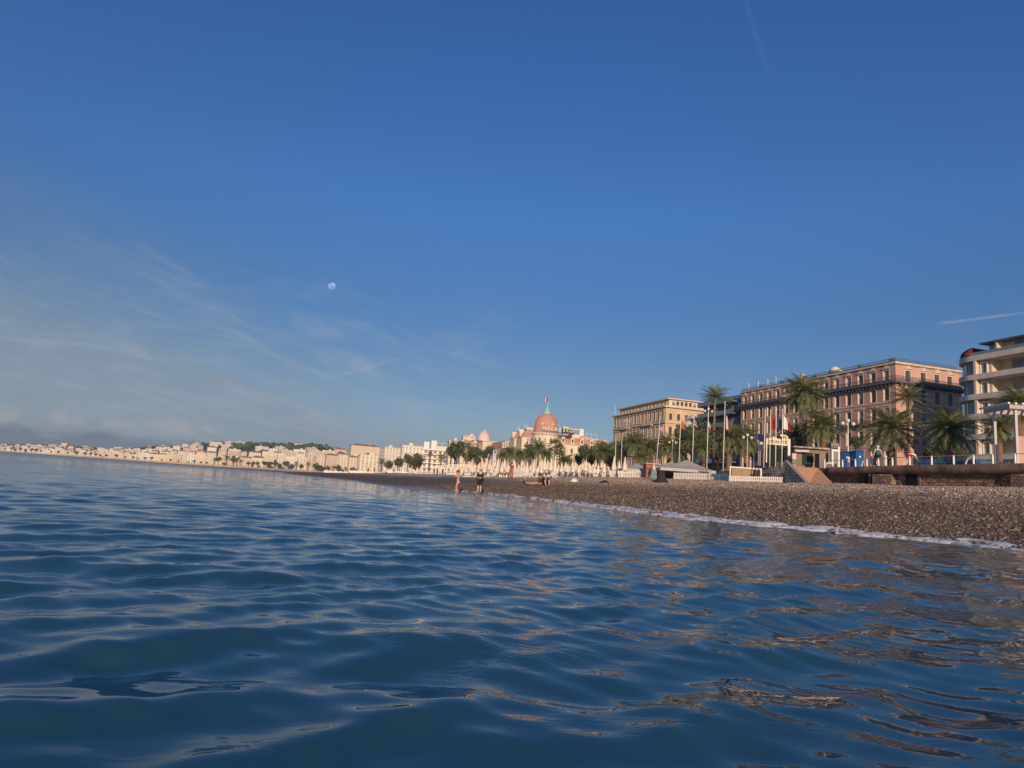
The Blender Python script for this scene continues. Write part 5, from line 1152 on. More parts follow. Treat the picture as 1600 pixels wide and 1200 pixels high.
def town_block(u0, u1, vt, Y, ci, style, label, group, name='town_building', z0=None, rz=None, depth=None):
    rg = random.Random(int(u0 * 13 + vt * 7)); c = (u0 + u1) / 2; P = at(c, vt, Y); a, b = at(u0, vt, Y), at(u1, vt, Y); w = b.x - a.x; g = hill_z(P.x, P.y) if Y > 250 else PROM_Z
    if z0 is not None: g = z0
    H = max(5, P.z - g); D = depth or max(10, w * rg.uniform(.5, .9)); rz = rg.uniform(.15, .5) if rz is None else rz
    t = thing(name, label, 'building', (P.x, P.y, g), rz, group); m = MB(); hw = w / 2 * (1 / (math.cos(rz) + .35 * math.sin(rz))); m.box(-hw, hw, 0, D, -6, H)
    if style == 'step': m.box(-hw * .75, hw * .8, 1.5, D - 1, H + .003, H + 2.8)
    o = m.build('wall', M_TOWN, t); o.color = (*TOWNC[ci][0], 1)
    if style == 'flat' or style == 'step':
        r = MB(); r.box(-hw - .4, hw + .4, -.4, D + .3, H + (2.803 if False else .002), H + .45) if style == 'flat' else r.box(-hw * .78, hw * .83, 1.2, D - .8, H + 2.81, H + 3.1); r.build('roof', M_FPALE, t)
        h = MB(); x = rg.uniform(-.4, .3) * hw; h.box(x, x + hw * .35, D * .3, D * .6, H + .46, H + 2.6) if style == 'flat' else h.box(x, x + 2, 3, 5, H + 3.11, H + 4.4); h.build('stair_head', M_FPALE, t)
    else:
        r = MB(); e = .6; hh = min(3.2, D * .22); r.add([(-hw - e, -e, H), (hw + e, -e, H), (hw + e, D + e, H), (-hw - e, D + e, H), (-hw * .6, D / 2, H + hh), (hw * .6, D / 2, H + hh)], [(0, 1, 5, 4), (1, 2, 5), (2, 3, 4, 5), (3, 0, 4)]); r.build('roof', M_FROOF, t)
        MB().box(hw * .3, hw * .3 + 1, D * .3, D * .3 + 1, H + hh * .3, H + hh + 1).build('chimney', M_FPALE, t)
    if H > 12 and Y < 1500:
        for kz in range(1, int(H / 3.1)):
            if rg.random() < .75: MB().box(-hw * .92, hw * .92, -1.1, -.003, kz * 3.1 - .2, kz * 3.1 + .55).build('balcony', M_FPALE, t)
    return t
def town():
    rg = random.Random(77); n = 0
    FRT = [(-60, 700), (0, 698.5), (50, 700), (100, 703), (160, 707), (205, 708), (250, 709), (300, 711), (350, 713), (400, 713), (450, 713), (500, 712), (560, 712), (600, 714), (640, 712), (680, 702)]
    u = -55.0
    while u < 652:
        w = rg.uniform(8, 15) if u < 300 else rg.uniform(10, 20); vt = np.interp(u + w / 2, [a for a, _ in FRT], [b for _, b in FRT]) + rg.uniform(-1.5, 2.2) * (1 if u < 300 else 1.6)
        ci = rg.choice([0, 1, 1, 2, 3, 4, 5, 0]); st = rg.choice(['flat', 'flat', 'step', 'hip'])
        town_block(u, u + w * .97, vt, yrow(u + w / 2), ci, st, f'{TOWNC[ci][1]} waterfront block with {"tiled" if st == "hip" else "stepped" if st == "step" else "flat"} roof, {ordn(n)} along the bay from the left', 'waterfront buildings round the bay'); n += 1; u += w
    n = 0
    sk = lambda u_: 705.87 + .07202 * u_ - np.interp(u_, SKU, SKP)
    for tier, (fy, dz, lo) in enumerate(((1.14, .70, -40), (1.32, .47, 0), (1.52, .24, 20), (1.72, .04, 60))):
        u = lo + rg.uniform(0, 8); kx = 0
        while u < 700:
            w = rg.uniform(7, 15) if u < 320 else rg.uniform(9, 22); c = u + w / 2
            top = sk(c); frt = np.interp(c, [a for a, _ in FRT], [b for _, b in FRT]); vt = top + (frt - top) * dz + rg.uniform(-1.0, 2.0)
            if rg.random() < (.93, .88, .74, .62)[tier]:
                ci = rg.choice([0, 1, 2, 4, 6, 7, 6, 1]); st = rg.choice(['flat', 'hip', 'hip', 'flat']); Y_ = yrow(c) * fy * rg.uniform(.98, 1.02); P = at(c, vt, Y_); g = hill_z(P.x, P.y)
                town_block(u, u + w * .9, vt, Y_, ci, st, f'{TOWNC[ci][1]} {"tile roofed" if st == "hip" else "flat roofed"} building, {ordn(kx)} from left in the {["lowest", "second", "third", "topmost"][tier]} hillside row', 'hillside buildings above the bay', 'hillside_building', z0=min(g, P.z - 6)); kx += 1
            u += w + (rg.uniform(1, 9) if tier > 1 else rg.uniform(0, 3))
town()
# nearer blocks between the bay and the domed hotel
for a in ((600, 628, 700, 600, 1, 'flat', 'cream apartment block left of the round pine, nearest the terraced block'), (628, 662, 697, 560, 1, 'flat', 'long cream apartment block right behind the round pine'), (548, 596, 697, 1050, 0, 'hip', 'large sand coloured hillside block above the yellow waterfront block'), (563, 592, 711, 700, 5, 'flat', 'bright pale yellow waterfront block with plain walls')):
    town_block(*a, 'buildings left of the terraced apartments', z0=(38 if a[3] == 1050 else None))
def terraced_block():
    Y = 470.0; a, b = at(661, 700, Y), at(706, 700, Y); w = b.x - a.x; g = PROM_Z; t = thing('terraced_apartments', 'bright white stepped apartment block with roof boxes left of the reddish tree', 'apartments', (a.x, Y, 0), .12)
    zt = at(680, 697, Y).z; MB().box(0, w, 0, 16, g - 1, zt - 2.5).build('wall', M_WHITE, t)
    for i in range(7):
        z = zt - 3 - i * 3.1; MB().box(-.6 + i * .3, w + .8, -1.5 - .25 * i, -.003, z, z + .9).build('terrace_band', M_WHITE, t)
        for x in np.arange(2, w - 2, 3.4): win(t, win_pair(2.0, 1.8, 'plain', .06, .1, M_WHITE, M_GLASS), 'S', x, z - 2.15, off=0) if i < 6 else None
    for x0, x1, h in ((.5, 4.2, 5.2), (5.6, 9.2, 6.4)): MB().box(x0, x1, 1, 6, zt - 2.497, zt - 2.5 + h).build('roof_box', M_WHITE, t)
    MB().box(9.6, w, 2, 12, zt - 2.497, zt + .3).build('penthouse', M_CREAM, t); r = MB(); railing(r, [(9.6, 1.5), (w, 1.5)], zt - 2.5, zt + 2.6, 3, .1, .12); r.build('roof_frame', M_WHITE, t)
terraced_block()
for a in ((702, 722, 690, 440, 1, 'flat', 'cream block with balconies right of the terraced white apartments'), (720, 746, 688.5, 415, 0, 'step', 'sand coloured block just left of the small pink dome')):
    town_block(*a, 'buildings left of the small pink dome')
M_PEACH = wallmat('peach_render', (.80, .64, .50))
def domed_villa():
    P = at(756, 690, 428); t = thing('domed_villa', 'peach palace with a small pale pink dome left of the domed hotel', 'palace', (P.x, P.y, 0), RZ + .1); G = PROM_Z
    MB().box(-3, 12, -7, 14, G, P.z - .3).build('wall', M_PEACH, t); MB().box(-3.6, 12, -7.5, 14, P.z - .297, P.z + .3).build('cornice', M_TRIM, t)
    d = MB(); r = 4.4; d.lathe([(r, P.z + .3), (r * 1.0, P.z + 1.6), (r * .92, P.z + 3), (r * .76, P.z + 4.6), (r * .5, P.z + 5.9), (r * .22, P.z + 6.9), (0, P.z + 7.8)], 24); d.build('dome', mat('pale_pink_dome', (.74, .54, .45), .7, .1, 1), t, True)
    wp = win_pair(1.3, 2.3, 'plain', .2, .2)
    for z in (22.2, 18.0, 13.8, 9.6):
        for y in np.arange(-5, 13, 4): win(t, wp, 'F', y, z, off=-3)
        for x in (0, 4, 8): win(t, wp, 'S', x, z, off=-7)
    P2 = at(772, 686, 400); r2 = thing('ornate_row', 'row of ornate cream mansions between the small pink dome and the domed hotel', 'mansions', (17.0 - .2599 * 84, 306 + .9656 * 84, 0), RZ)
    MB().box(1.6, 14, -.5, 30, G, 23.5).build('wall', M_CREAM, r2); m = MB(); m.add([(1.2, -.5, 23.5), (1.2, 30, 23.5), (3.4, 30, 27.6), (3.4, -.5, 27.6), (14, -.5, 23.5), (14, 30, 23.5), (12, 30, 27.6), (12, -.5, 27.6)], [(0, 3, 2, 1), (3, 7, 6, 2), (4, 5, 6, 7), (0, 4, 7, 3)]); m.build('mansard_roof', M_DOME, r2)
    for y in (1.5, 5.0, 8.5, 12.0, 15.5, 19, 22.5, 26):
        for z in (19.5, 15, 10.5): win(r2, wp, 'F', y, z, off=1.6)
domed_villa()

# woods on the slopes, and trees one can tell apart along the far front
def woods():
    rg = random.Random(9); mb = MB()
    for i in range(3600):
        u = rg.uniform(-60, 690); f = rg.choice([rg.uniform(1.10, 1.95), rg.uniform(1.5, 1.9)]); Y = yrow(u) * f; x = (.0111 + .000943 * (u - 800)) * Y
        if noise.noise(Vector((x * .004, Y * .004, 5))) < -.12: continue
        z = hill_z(x, Y); r = rg.uniform(5, 10) * (Y / 1600) ** .5
        for k_ in range(11):
            d = Vector((rg.gauss(0, 1), rg.gauss(0, 1), rg.gauss(0, .7))).normalized(); p = Vector((x, Y, z + r * .55)) + d * r * rg.uniform(.5, 1); a = d.orthogonal().normalized() * r * .42; b = d.cross(a).normalized() * r * .36
            mb.add([tuple(p - a), tuple(p - b), tuple(p + a), tuple(p + b)], [(0, 1, 2, 3)])
    struct(mb.build('hillside_woods', M_LEAF), 'stuff', 'dark green woods between the houses on the far hills')
woods()
rg_ = random.Random(31); nt_ = 0
u = 8.0
while u < 640:
    base = 705.87 + .07202 * u; far_ = u < 330; r = rg_.uniform(2.2, 4.2) if far_ else rg_.uniform(4.5, 9); Yt = yrow(u) * .965
    hgt = r * (1.1 if far_ else 1.15) + (3 if far_ else 5)
    if rg_.random() < .33 and not far_: palm(u, base - hgt - 2, r * .75, Yt * .93, 'mid', f'far palm on the bay front, tree {ordn(nt_)} from the left', 'trees along the far front', False, .9)
    else: tree(u, base - hgt, r, Yt, f'far dark tree before the waterfront blocks, {ordn(nt_)} tree from the left', 'trees along the far front', True, .85)
    nt_ += 1; u += rg_.uniform(5, 13) if not far_ else rg_.uniform(6, 16)
for i, (u, v, r, Y) in enumerate(((655, 716, 10, 310), (672, 709, 8, 330), (706, 703, 10, 330), (715, 700, 15, 320), (731, 697, 15, 315), (742, 704, 11, 300), (765, 704, 9, 290), (774, 714, 8, 270), (905, 716, 10, 200), (916, 706, 13, 190), (690, 714, 10, 325), (622, 722, 9, 420), (606, 726, 8, 430), (597, 722, 10, 440))):
    if i % 3 == 1: palm(u, v, r * .8, Y, 'mid', f'palm in the green belt left of the domed hotel, {ordn(i)} of its trees', 'green belt left of the domed hotel', True, .5)
    else: tree(u, v, r, Y, f'olive green tree in the green belt near the domed hotel, {ordn(i)} of its trees', 'green belt left of the domed hotel', False, 1.0)

# ------------------------------------------------------------------ far beach clubs
def deck(u0, u1, vb, vt, Y, label):
    a, b = at(u0, vb, Y), at(u1, vb, Y * 1.0); g = gz(a.x, Y); zt = at((u0 + u1) / 2, vt, Y).z; t = thing('beach_club_fence', label, 'fence', (0, 0, 0), 0, 'white fences of the far beach clubs'); n = 14
    zt = max(zt, g + .9)
    p = MB(); 
    for i in range(n): x0, x1 = a.x + (b.x - a.x) * i / n, a.x + (b.x - a.x) * (i + .86) / n; p.box(x0, x1, Y, Y + .1, g - .3, zt - .1 + .12 * math.sin(i * 2.3))
    p.build('panel', M_WHITE, t); MB().box(a.x, b.x, Y - .05, Y - .003, zt - .35, zt - .2).build('rail', M_WHITE, t)
for a in ((505, 545, 745.5, 741, 225, 'low white fence of the farthest beach club, below the white figure'), (546, 600, 747, 741, 215, 'white fence at the foot of the far palms, second from the left'), (601, 645, 748, 742, 215, 'white fence behind the far red dressed people'), (646, 696, 750, 744, 190, 'long white fence below the arcade, left of the bathers'), (697, 722, 751, 745, 160, 'short white fence directly behind the bathing woman')): deck(*a)
def arcade():
    Y = 185.0; t = thing('beach_arcade', 'white arcaded beach pavilion with arched openings behind the bathers', 'pavilion', (0, 0, 0)); a, b = at(676, 741, Y), at(716, 741, Y); zt0, zt1 = at(676, 729, Y).z, at(716, 725, Y).z; g = gz(a.x, Y) if not is_land(a.x, Y) else 3.4; n = 9
    for i in range(n):
        x0, x1 = a.x + (b.x - a.x) * i / n, a.x + (b.x - a.x) * (i + 1) / n; z1 = zt0 + (zt1 - zt0) * (i + .5) / n; m = MB(); m.box(x0, x0 + .16, Y, Y + .25, g - .5, z1 - .5); m.box(x1 - .16, x1, Y, Y + .25, g - .5, z1 - .5); k = 7; c0 = (x0 + x1) / 2; rr = (x1 - x0) / 2 - .16; sp = z1 - .5 - rr
        for j in range(k):
            a0, a1 = math.pi * j / k, math.pi * (j + 1) / k; m.add([(c0 + rr * math.cos(a0), Y, sp + rr * math.sin(a0)), (c0 + rr * math.cos(a1), Y, sp + rr * math.sin(a1)), (c0 + rr * math.cos(a1), Y, z1 - .2), (c0 + rr * math.cos(a0), Y, z1 - .2)], [(0, 1, 2, 3)])
        m.build('arch', M_WHITE, t)
    r = MB(); r.add([(a.x - .3, Y - .6, zt0 - .2), (b.x, Y - .6, zt1 - .2), (b.x, Y + 4, zt1), (a.x - .3, Y + 4, zt0), (a.x - .3, Y - .6, zt0), (b.x, Y - .6, zt1)], [(4, 5, 2, 3), (0, 1, 5, 4)]); r.build('roof', M_WHITE, t); MB().box(a.x, b.x, Y + 3, Y + 3.2, g - .5, zt0 - .3).build('back_wall', M_SLATE, t); c, d = at(717, 741, Y), at(770, 741, Y); zt2 = at(745, 727.5, Y).z
    MB().box(c.x, d.x, Y, Y + 3, g - .5, zt2).build('side_room', M_CREAM, t)
    for i in range(7): x = c.x + (d.x - c.x) * (i + .35) / 7; MB().box(x, x + .55, Y - .04, Y - .003, g + .6, zt2 - .5).build('window', M_GLASS, t)
arcade()
def banner(u, vt, vb, Y, label):
    a, b = at(u - 3, vb, Y), at(u + 3, vt, Y); t = thing('banner_sign', label, 'banner', (0, 0, 0)); MB().box(a.x, b.x, Y, Y + .1, a.z, b.z).build('panel', mat('pale_violet_panel', (.55, .52, .60), .7), t); m = (a.z + b.z) / 2; MB().box(a.x + .1, b.x - .1, Y - .02, Y - .003, b.z - (b.z - a.z) * .3, b.z - .06).build('blue_field', M_BLUED, t); MB().sphere(((a.x + b.x) / 2, Y - .02, m), (b.x - a.x) * .2, 10, 6, (1, .1, 1)).build('blue_emblem', M_BLUED, t); MB().tube((a.x, Y + .05, 2), (a.x, Y + .05, b.z + .1), .05, n=6).build('pole', M_WHITE, t)
banner(773, 704, 720, 130, 'tall pale banner with a blue top and dark emblem above the parasols')
def shelter():
    Y = 84.0; a, b = at(780, 754, Y), at(791, 754, Y); zt = at(785, 741, Y).z; g = gz(a.x, Y); t = thing('beach_gate', 'white framed gate with a pale panel beside the standing person', 'gate', (0, 0, 0)); MB().box(a.x - .08, a.x + .08, Y, Y + .16, g - .1, zt).build('post', M_WHITE, t); MB().box(b.x - .08, b.x + .08, Y, Y + .16, g - .1, zt).build('post', M_WHITE, t)
    MB().box(a.x + .081, b.x - .081, Y + .05, Y + .1, g + .1, zt - .25).build('panel', mat('grey_cream_panel', (.42, .38, .30), .8, .1, 3), t); MB().box(a.x + .081, b.x - .081, Y, Y + .14, zt - .24, zt - .15).build('rail', M_BEIGE, t)
shelter()

# ------------------------------------------------------------------ beach things
def heap(name, u, v, wpx, hpx, Y, m, label, cat, prof, n=14, lean=0.0):
    P = at(u, v, Y); g = gz(P.x, Y) - .03; R_ = wpx / 2 * Y / 1050; H = hpx * Y / 1050; mb = MB(); rg = random.Random(int(u)); vs = []
    for j, (rr, z) in enumerate(prof):
        for i in range(n): a = 2 * math.pi * i / n; k_ = 1 + .09 * math.sin(a * 5 + j) * (1 - z) + (.06 if i % 2 else -.04); vs.append((R_ * rr * k_ * math.cos(a) + lean * z * R_, R_ * rr * k_ * .8 * math.sin(a), H * z))
    mb.add(vs, [(j * n + i, j * n + (i + 1) % n, (j + 1) * n + (i + 1) % n, (j + 1) * n + i) for j in range(len(prof) - 1) for i in range(n)] + [tuple((len(prof) - 1) * n + i for i in range(n))]); return simple(name, mb, m, label, cat, (P.x, Y, g), 0, None, True)
heap('beach_tent', 1033, 758, 25, 19, 68, mat('black_purple_cloth', (.035, .025, .038), .85, .2, 3), 'dark bell shaped cloth tent on the shingle before the fence gap', 'tent', [(1.0, 0), (.85, .10), (.62, .24), (.5, .42), (.45, .62), (.40, .85), (.30, .98)])
heap('covered_parasol', 1021, 757, 22, 15, 76, mat('grey_green_cloth', (.22, .26, .21), .85, .2, 3), 'grey green cloth covered heap just left of the dark bell tent', 'covered heap', [(1.0, 0), (.7, .18), (.45, .40), (.36, .65), (.30, .85), (.16, 1.0)], lean=-.1)
heap('beach_shelter', 897, 757, 13.5, 7.5, 62, mat('white_cloth', (.78, .72, .62), .8), 'small white domed beach shelter alone on the shingle', 'beach shelter', [(1.0, 0), (.92, .3), (.68, .65), (.36, .9), (.1, 1.0)])
heap('beach_shelter', 945, 759, 19, 5, 63, mat('navy_cloth', (.03, .03, .06), .8), 'low navy open parasol lying between the white shelter and the dark tent', 'parasol', [(1.0, 0), (.95, .22), (.5, .6), (.15, .9), (.08, 1.0)])
for i, (u, v, Y, lab) in enumerate(((770, 752, 92, 'leftmost'), (820, 752, 86, 'second'), (828, 752, 86, 'third'), (864, 752, 80, 'rightmost'))):
    P = at(u, v, Y); t = thing('sun_lounger', f'low white sun lounger at the fence foot, {lab} of four', 'sun lounger', (P.x, Y, gz(P.x, Y)), 1.3, 'sun loungers by the tall fence'); MB().box(0, 1.3, 0, .6, .28, .34).build('seat', M_WHITE, t); b = MB(); b.add([(1.3, 0, .3), (1.3, .6, .3), (1.85, .6, .75), (1.85, 0, .75), (1.3, 0, .24), (1.3, .6, .24), (1.9, .6, .7), (1.9, 0, .7)], [(0, 1, 2, 3), (7, 6, 5, 4), (0, 4, 5, 1), (3, 2, 6, 7), (0, 3, 7, 4), (1, 5, 6, 2)]); b.build('backrest', M_CANVAS, t); lg = MB().box(-.03, .03, -.03, .03, -.05, .278).mesh('leg', M_WHITE)
    for x, y in ((.1, .05), (.1, .55), (1.25, .05), (1.25, .55)): put('leg', lg, t, (x, y, 0))

# ------------------------------------------------------------------ sea foam where the ripples run up the shingle
def foam():
    g = np.random.default_rng(8); L = SHORE[(SHORE[:, 1] > 2) & (SHORE[:, 1] < 62)]; cum, f = resample(L, 1); ns, nt = 1300, 26; s_ = np.linspace(0, cum[-1], ns); V = np.zeros((ns, nt, 3)); K = np.zeros((ns, nt)); c = f(s_); d = f(s_ + .3) - f(s_ - .3 * (s_ > .3)); d = d / np.hypot(*d.T)[:, None]; nn = np.stack([d[:, 1], -d[:, 0]], -1)
    for i in range(ns):
        y = c[i, 1]; wd = float(np.interp(y, [10, 20, 32, 60], [1.9, 1.5, .9, .4])); edge = .25 * noise.noise(Vector((s_[i] * .45, 1, 0))) + .12 * noise.noise(Vector((s_[i] * 1.9, 2, 0)))
        for j in range(nt):
            t = j / (nt - 1); o = edge - wd * t + .42; p = c[i] + nn[i] * o; nz = noise.fractal(Vector((s_[i] * 1.6, o * 3.2, 3)), .8, 2.1, 4)
            crest = .07 * math.exp(-((t - .35) / .22) ** 2); zb = max(float(np.interp(o, TP[:8], ZP[:8])), 0) + .02
            K[i, j] = nz * (1.3 + 1.0 * t) + .34 - 1.25 * t + .22 * math.sin(t * 9 + s_[i] * .7 + 2 * nz) - .45 * max(0, (y - 30) / 30); kk = max(-.4, min(.55, K[i, j])); V[i, j] = (p[0], p[1], zb - .015 + (.07 if kk > 0 else .14) * kk + crest * .35 * max(0, kk))
    idx = np.arange(ns * nt).reshape(ns, nt); ok = (K[:-1, :-1] > -.30); Fq = np.stack([idx[:-1, :-1][ok], idx[1:, :-1][ok], idx[1:, 1:][ok], idx[:-1, 1:][ok]], -1)
    m = mat('sea_foam', (.60, .61, .62), .6, .2, 8, .5, 40); struct(put('sea_foam', np_mesh('sea_foam', V.reshape(-1, 3), Fq, m)), 'stuff', 'white foam line of small waves along the shingle edge')
foam()

# ------------------------------------------------------------------ the moon
M_MOON = bpy.data.materials.new('moon_surface'); M_MOON.use_nodes = True; q = NT(M_MOON.node_tree); q.n.remove(q.n['Principled BSDF'])
df = q.node('ShaderNodeBsdfDiffuse', Roughness=1.0, Color=q.mix(q.mr(q.noise(q.node('ShaderNodeTexCoord').outputs['Object'], .020, 3), .42, .6), (.05, .065, .12), (.14, .18, .34)))
ad = q.n.new('ShaderNodeAddShader'); q.l.new(q.n.new('ShaderNodeBsdfTransparent').outputs[0], ad.inputs[0]); q.l.new(df.outputs[0], ad.inputs[1]); q.l.new(ad.outputs[0], q.n['Material Output'].inputs['Surface'])
P = at(518.5, 446.5, 9000); r_ = 5.4 * (P.length) / 1050
mo = MB().sphere((0, 0, 0), r_, 32, 20).build('moon', M_MOON, None, True, P); tag(mo, 'pale almost full moon in the blue daytime sky', 'moon')

# ------------------------------------------------------------------ people
M_SKIN = mat('skin', (.58, .30, .20), .55, .06, 8); M_SKIN2 = mat('pale_skin', (.66, .42, .33), .55, .06, 8); M_HAIRB = mat('brown_hair', (.13, .05, .025), .7); M_HAIRD = mat('dark_hair', (.02, .014, .012), .7)
M_BLACKC = mat('black_cloth', (.035, .022, .028), .85); M_TEAL = mat('teal_cloth', (.015, .16, .15), .8); M_DARKC = mat('dark_shorts', (.02, .022, .03), .85); M_WSHIRT = mat('white_shirt', (.72, .70, .72), .8); M_REDC = mat('red_shorts', (.45, .05, .05), .8); M_PINKB = mat('pink_bikini', (.72, .42, .38), .7); M_HAT = mat('straw_hat', (.62, .45, .20), .8)
BASE = dict(pel=(0, 0, .93), wai=(0, 0, 1.08), che=(0, .01, 1.28), nec=(0, .01, 1.46), hea=(0, -.01, 1.60), top=(0, -.005, 1.70), shL=(-.175, .01, 1.41), shR=(.175, .01, 1.41), elL=(-.22, .03, 1.14), elR=(.22, .03, 1.14), wrL=(-.24, -.05, .90), wrR=(.24, -.05, .90),
            hiL=(-.09, 0, .89), hiR=(.09, 0, .89), knL=(-.10, -.02, .49), knR=(.10, -.02, .49), anL=(-.105, .02, .08), anR=(.105, .02, .08), toL=(-.12, -.15, .03), toR=(.12, -.15, .03))
RAD = dict(pel=.125, wai=.105, che=.125, nec=.052, hea=.088, top=.055, shL=.062, shR=.062, elL=.040, elR=.040, wrL=.026, wrR=.026, hiL=.088, hiR=.088, knL=.056, knR=.056, anL=.036, anR=.036, toL=.028, toR=.028)
EDG = [('pel', 'wai'), ('wai', 'che'), ('che', 'nec'), ('nec', 'hea'), ('hea', 'top'), ('che', 'shL'), ('che', 'shR'), ('shL', 'elL'), ('elL', 'wrL'), ('shR', 'elR'), ('elR', 'wrR'), ('pel', 'hiL'), ('pel', 'hiR'), ('hiL', 'knL'), ('knL', 'anL'), ('hiR', 'knR'), ('knR', 'anR'), ('anL', 'toL'), ('anR', 'toR')]
def skin_mesh(name, J, edges, rad, m, root, lv=1, extra=None):
    names = []; [names.append(x) for e in edges for x in e if x not in names]; vs = [J[x] for x in names]; rs = [rad[x] for x in names]; es = [(names.index(a), names.index(b)) for a, b in edges]
    for (a, pts, rr) in (extra or []):
        prev = names.index(a)
        for p, r in zip(pts, rr): vs.append(p); rs.append(r); es.append((prev, len(vs) - 1)); prev = len(vs) - 1
    me = bpy.data.meshes.new(name); me.from_pydata([tuple(v) for v in vs], es, []); o = bpy.data.objects.new(name, me); COL.objects.link(o); md = o.modifiers.new('s', 'SKIN'); md.use_smooth_shade = True; md.branch_smoothing = .4
    for i, r in enumerate(rs): sv = me.skin_vertices[0].data[i]; sv.radius = (r, r); sv.use_root = (i == names.index(root))
    sd = o.modifiers.new('d', 'SUBSURF'); sd.levels = lv; sd.render_levels = lv; dg = bpy.context.evaluated_depsgraph_get(); dg.update(); out = bpy.data.meshes.new_from_object(o.evaluated_get(dg)); bpy.data.objects.remove(o); out.name = name; out.materials.clear(); out.materials.append(m); out.polygons.foreach_set('use_smooth', [True] * len(out.polygons)); return out
def person(loc, rz, label, pose=None, skin=None, clothes=(), hair=None, hairlen=.1, hat=False, s=1.0, slim=1.12):
    skin = skin or M_SKIN; J = {k_: Vector(v) for k_, v in {**BASE, **(pose or {})}.items()}; t = thing('person', label, 'person', loc, rz); t.scale = (s, s, s); ex = []
    for sd in 'LR':
        w, e_ = J['wr' + sd], J['el' + sd]; d = (w - e_).normalized(); sx = d.cross(Vector((0, 1, 0))); sx = (sx if sx.length > .1 else Vector((1, 0, 0))).normalized(); fwd = d.cross(sx).normalized(); palm_ = w + d * .085
        ex.append(('wr' + sd, [palm_], [.030]))
        for k_ in range(4): off = fwd * (k_ - 1.5) * .019; l = (.07, .08, .075, .058)[k_]; ex.append(('wr' + sd, [w + d * .075 + off, w + d * (.10 + l * .5) + off * 1.1 - sx * .006, w + d * (.10 + l) + off * 1.1 - sx * .02], [.013, .0085, .0075]))
        ex.append(('wr' + sd, [w + d * .035 + fwd * .036, w + d * .085 + fwd * .058], [.014, .009]))
    h = J['hea']; n_ = J['nec']; 
    face = Vector((0, -1, 0)) if not pose or 'face' not in pose else Vector(pose['face']).normalized(); J.pop('face', None)
    ex.append(('hea', [h + face * .085 + Vector((0, 0, -.02)), h + face * .105 + Vector((0, 0, -.035))], [.022, .012]))
    rad = {k_: v * (slim if k_ not in ('hea', 'top') else 1) for k_, v in RAD.items()}; put('body', skin_mesh('body', J, EDG, rad, skin, 'pel', 1, ex), t)
    for nm, edges, grow, m in clothes:
        r2 = {k_: (v + grow if not isinstance(grow, dict) else v + grow.get(k_, .015)) for k_, v in rad.items()}; put(nm, skin_mesh(nm, J, edges, r2, m, edges[0][0], 1), t)
    up = (J['top'] - J['hea']).normalized()
    if hair:
        m = MB(); c = h + up * .035 - face * .018; m.sphere(tuple(c), .104, 14, 10, (1, 1.06, 1.05)); hb = m.build('hair', hair, t, True)
        if hairlen > .15: m2 = MB(); m2.path([tuple(c - face * .05), tuple(c - face * .10 - up * hairlen * .5), tuple(c - face * .09 - up * hairlen)], [.075, .07, .03], 8); m2.build('hair_fall', hair, hb, True)
        sp = MB(); ey = h + face * .083 + up * .012; sx = face.cross(up).normalized()
        for sg in (-1, 1): sp.sphere(tuple(ey + sx * sg * .032), .012, 8, 6)
    if hat:
        m = MB(); m.lathe([(.17, 0), (.168, .012), (.095, .015), (.09, .09), (.05, .105), (0, .108)], 16); o = m.build('sun_hat', hat if not isinstance(hat, bool) else M_HAT, t, True, tuple(h + up * .04)); o.rotation_euler = up.to_track_quat('Z', 'Y').to_euler()
    return t
TOP = [('pel', 'wai'), ('wai', 'che'), ('che', 'shL'), ('che', 'shR')]; SLV = TOP + [('shL', 'elL'), ('shR', 'elR')]; LSLV = SLV + [('elL', 'wrL'), ('elR', 'wrR')]; SHO = [('pel', 'hiL'), ('pel', 'hiR'), ('hiL', 'knL'), ('hiR', 'knR')]
def pl(u, v, Y, z=None): P = at(u, v, Y); return (P.x, P.y, (ground(P.x, P.y) if z is None else z))
# bathing woman, knee deep, arms raised behind her head, turned to the left
PA = dict(pel=(.02, .02, .93), wai=(-.0, 0, 1.08), che=(-.04, .0, 1.28), nec=(-.05, 0, 1.45), hea=(-.08, 0, 1.585), top=(-.09, 0, 1.685), shL=(-.06, -.16, 1.40), shR=(-.04, .16, 1.40), elL=(.10, -.22, 1.62), elR=(.14, .20, 1.60), wrL=(.03, -.06, 1.66), wrR=(.06, .07, 1.66), hiL=(.02, -.09, .89), hiR=(.02, .09, .89), knL=(-.12, -.09, .52), knR=(-.04, .09, .50), anL=(-.02, -.09, .10), anR=(.06, .09, .09), toL=(-.18, -.10, .04), toR=(-.10, .10, .04), face=(-1, 0, -.1))
P = at(714.5, 766, 50); t = person((P.x, P.y, -.20), .15, 'woman in a pale pink bikini wading knee deep, arms raised to her hair', PA, M_SKIN, [('bikini_top', [('che', 'shL'), ('che', 'shR')], {'che': .016, 'shL': -.03, 'shR': -.03}, M_PINKB)], M_HAIRB, .2, s=1.03)
put('bikini_bottom', MB().sphere((.03, 0, .88), .15, 14, 8, (1, 1.15, .5)).mesh('bikini_bottom', M_PINKB, True), t)
PB = dict(wrL=(-.12, -.24, 1.12), elL=(-.22, -.04, 1.16), wrR=(.16, -.22, 1.12), elR=(.23, 0, 1.16), hea=(0, -.05, 1.59), top=(0, -.06, 1.69))
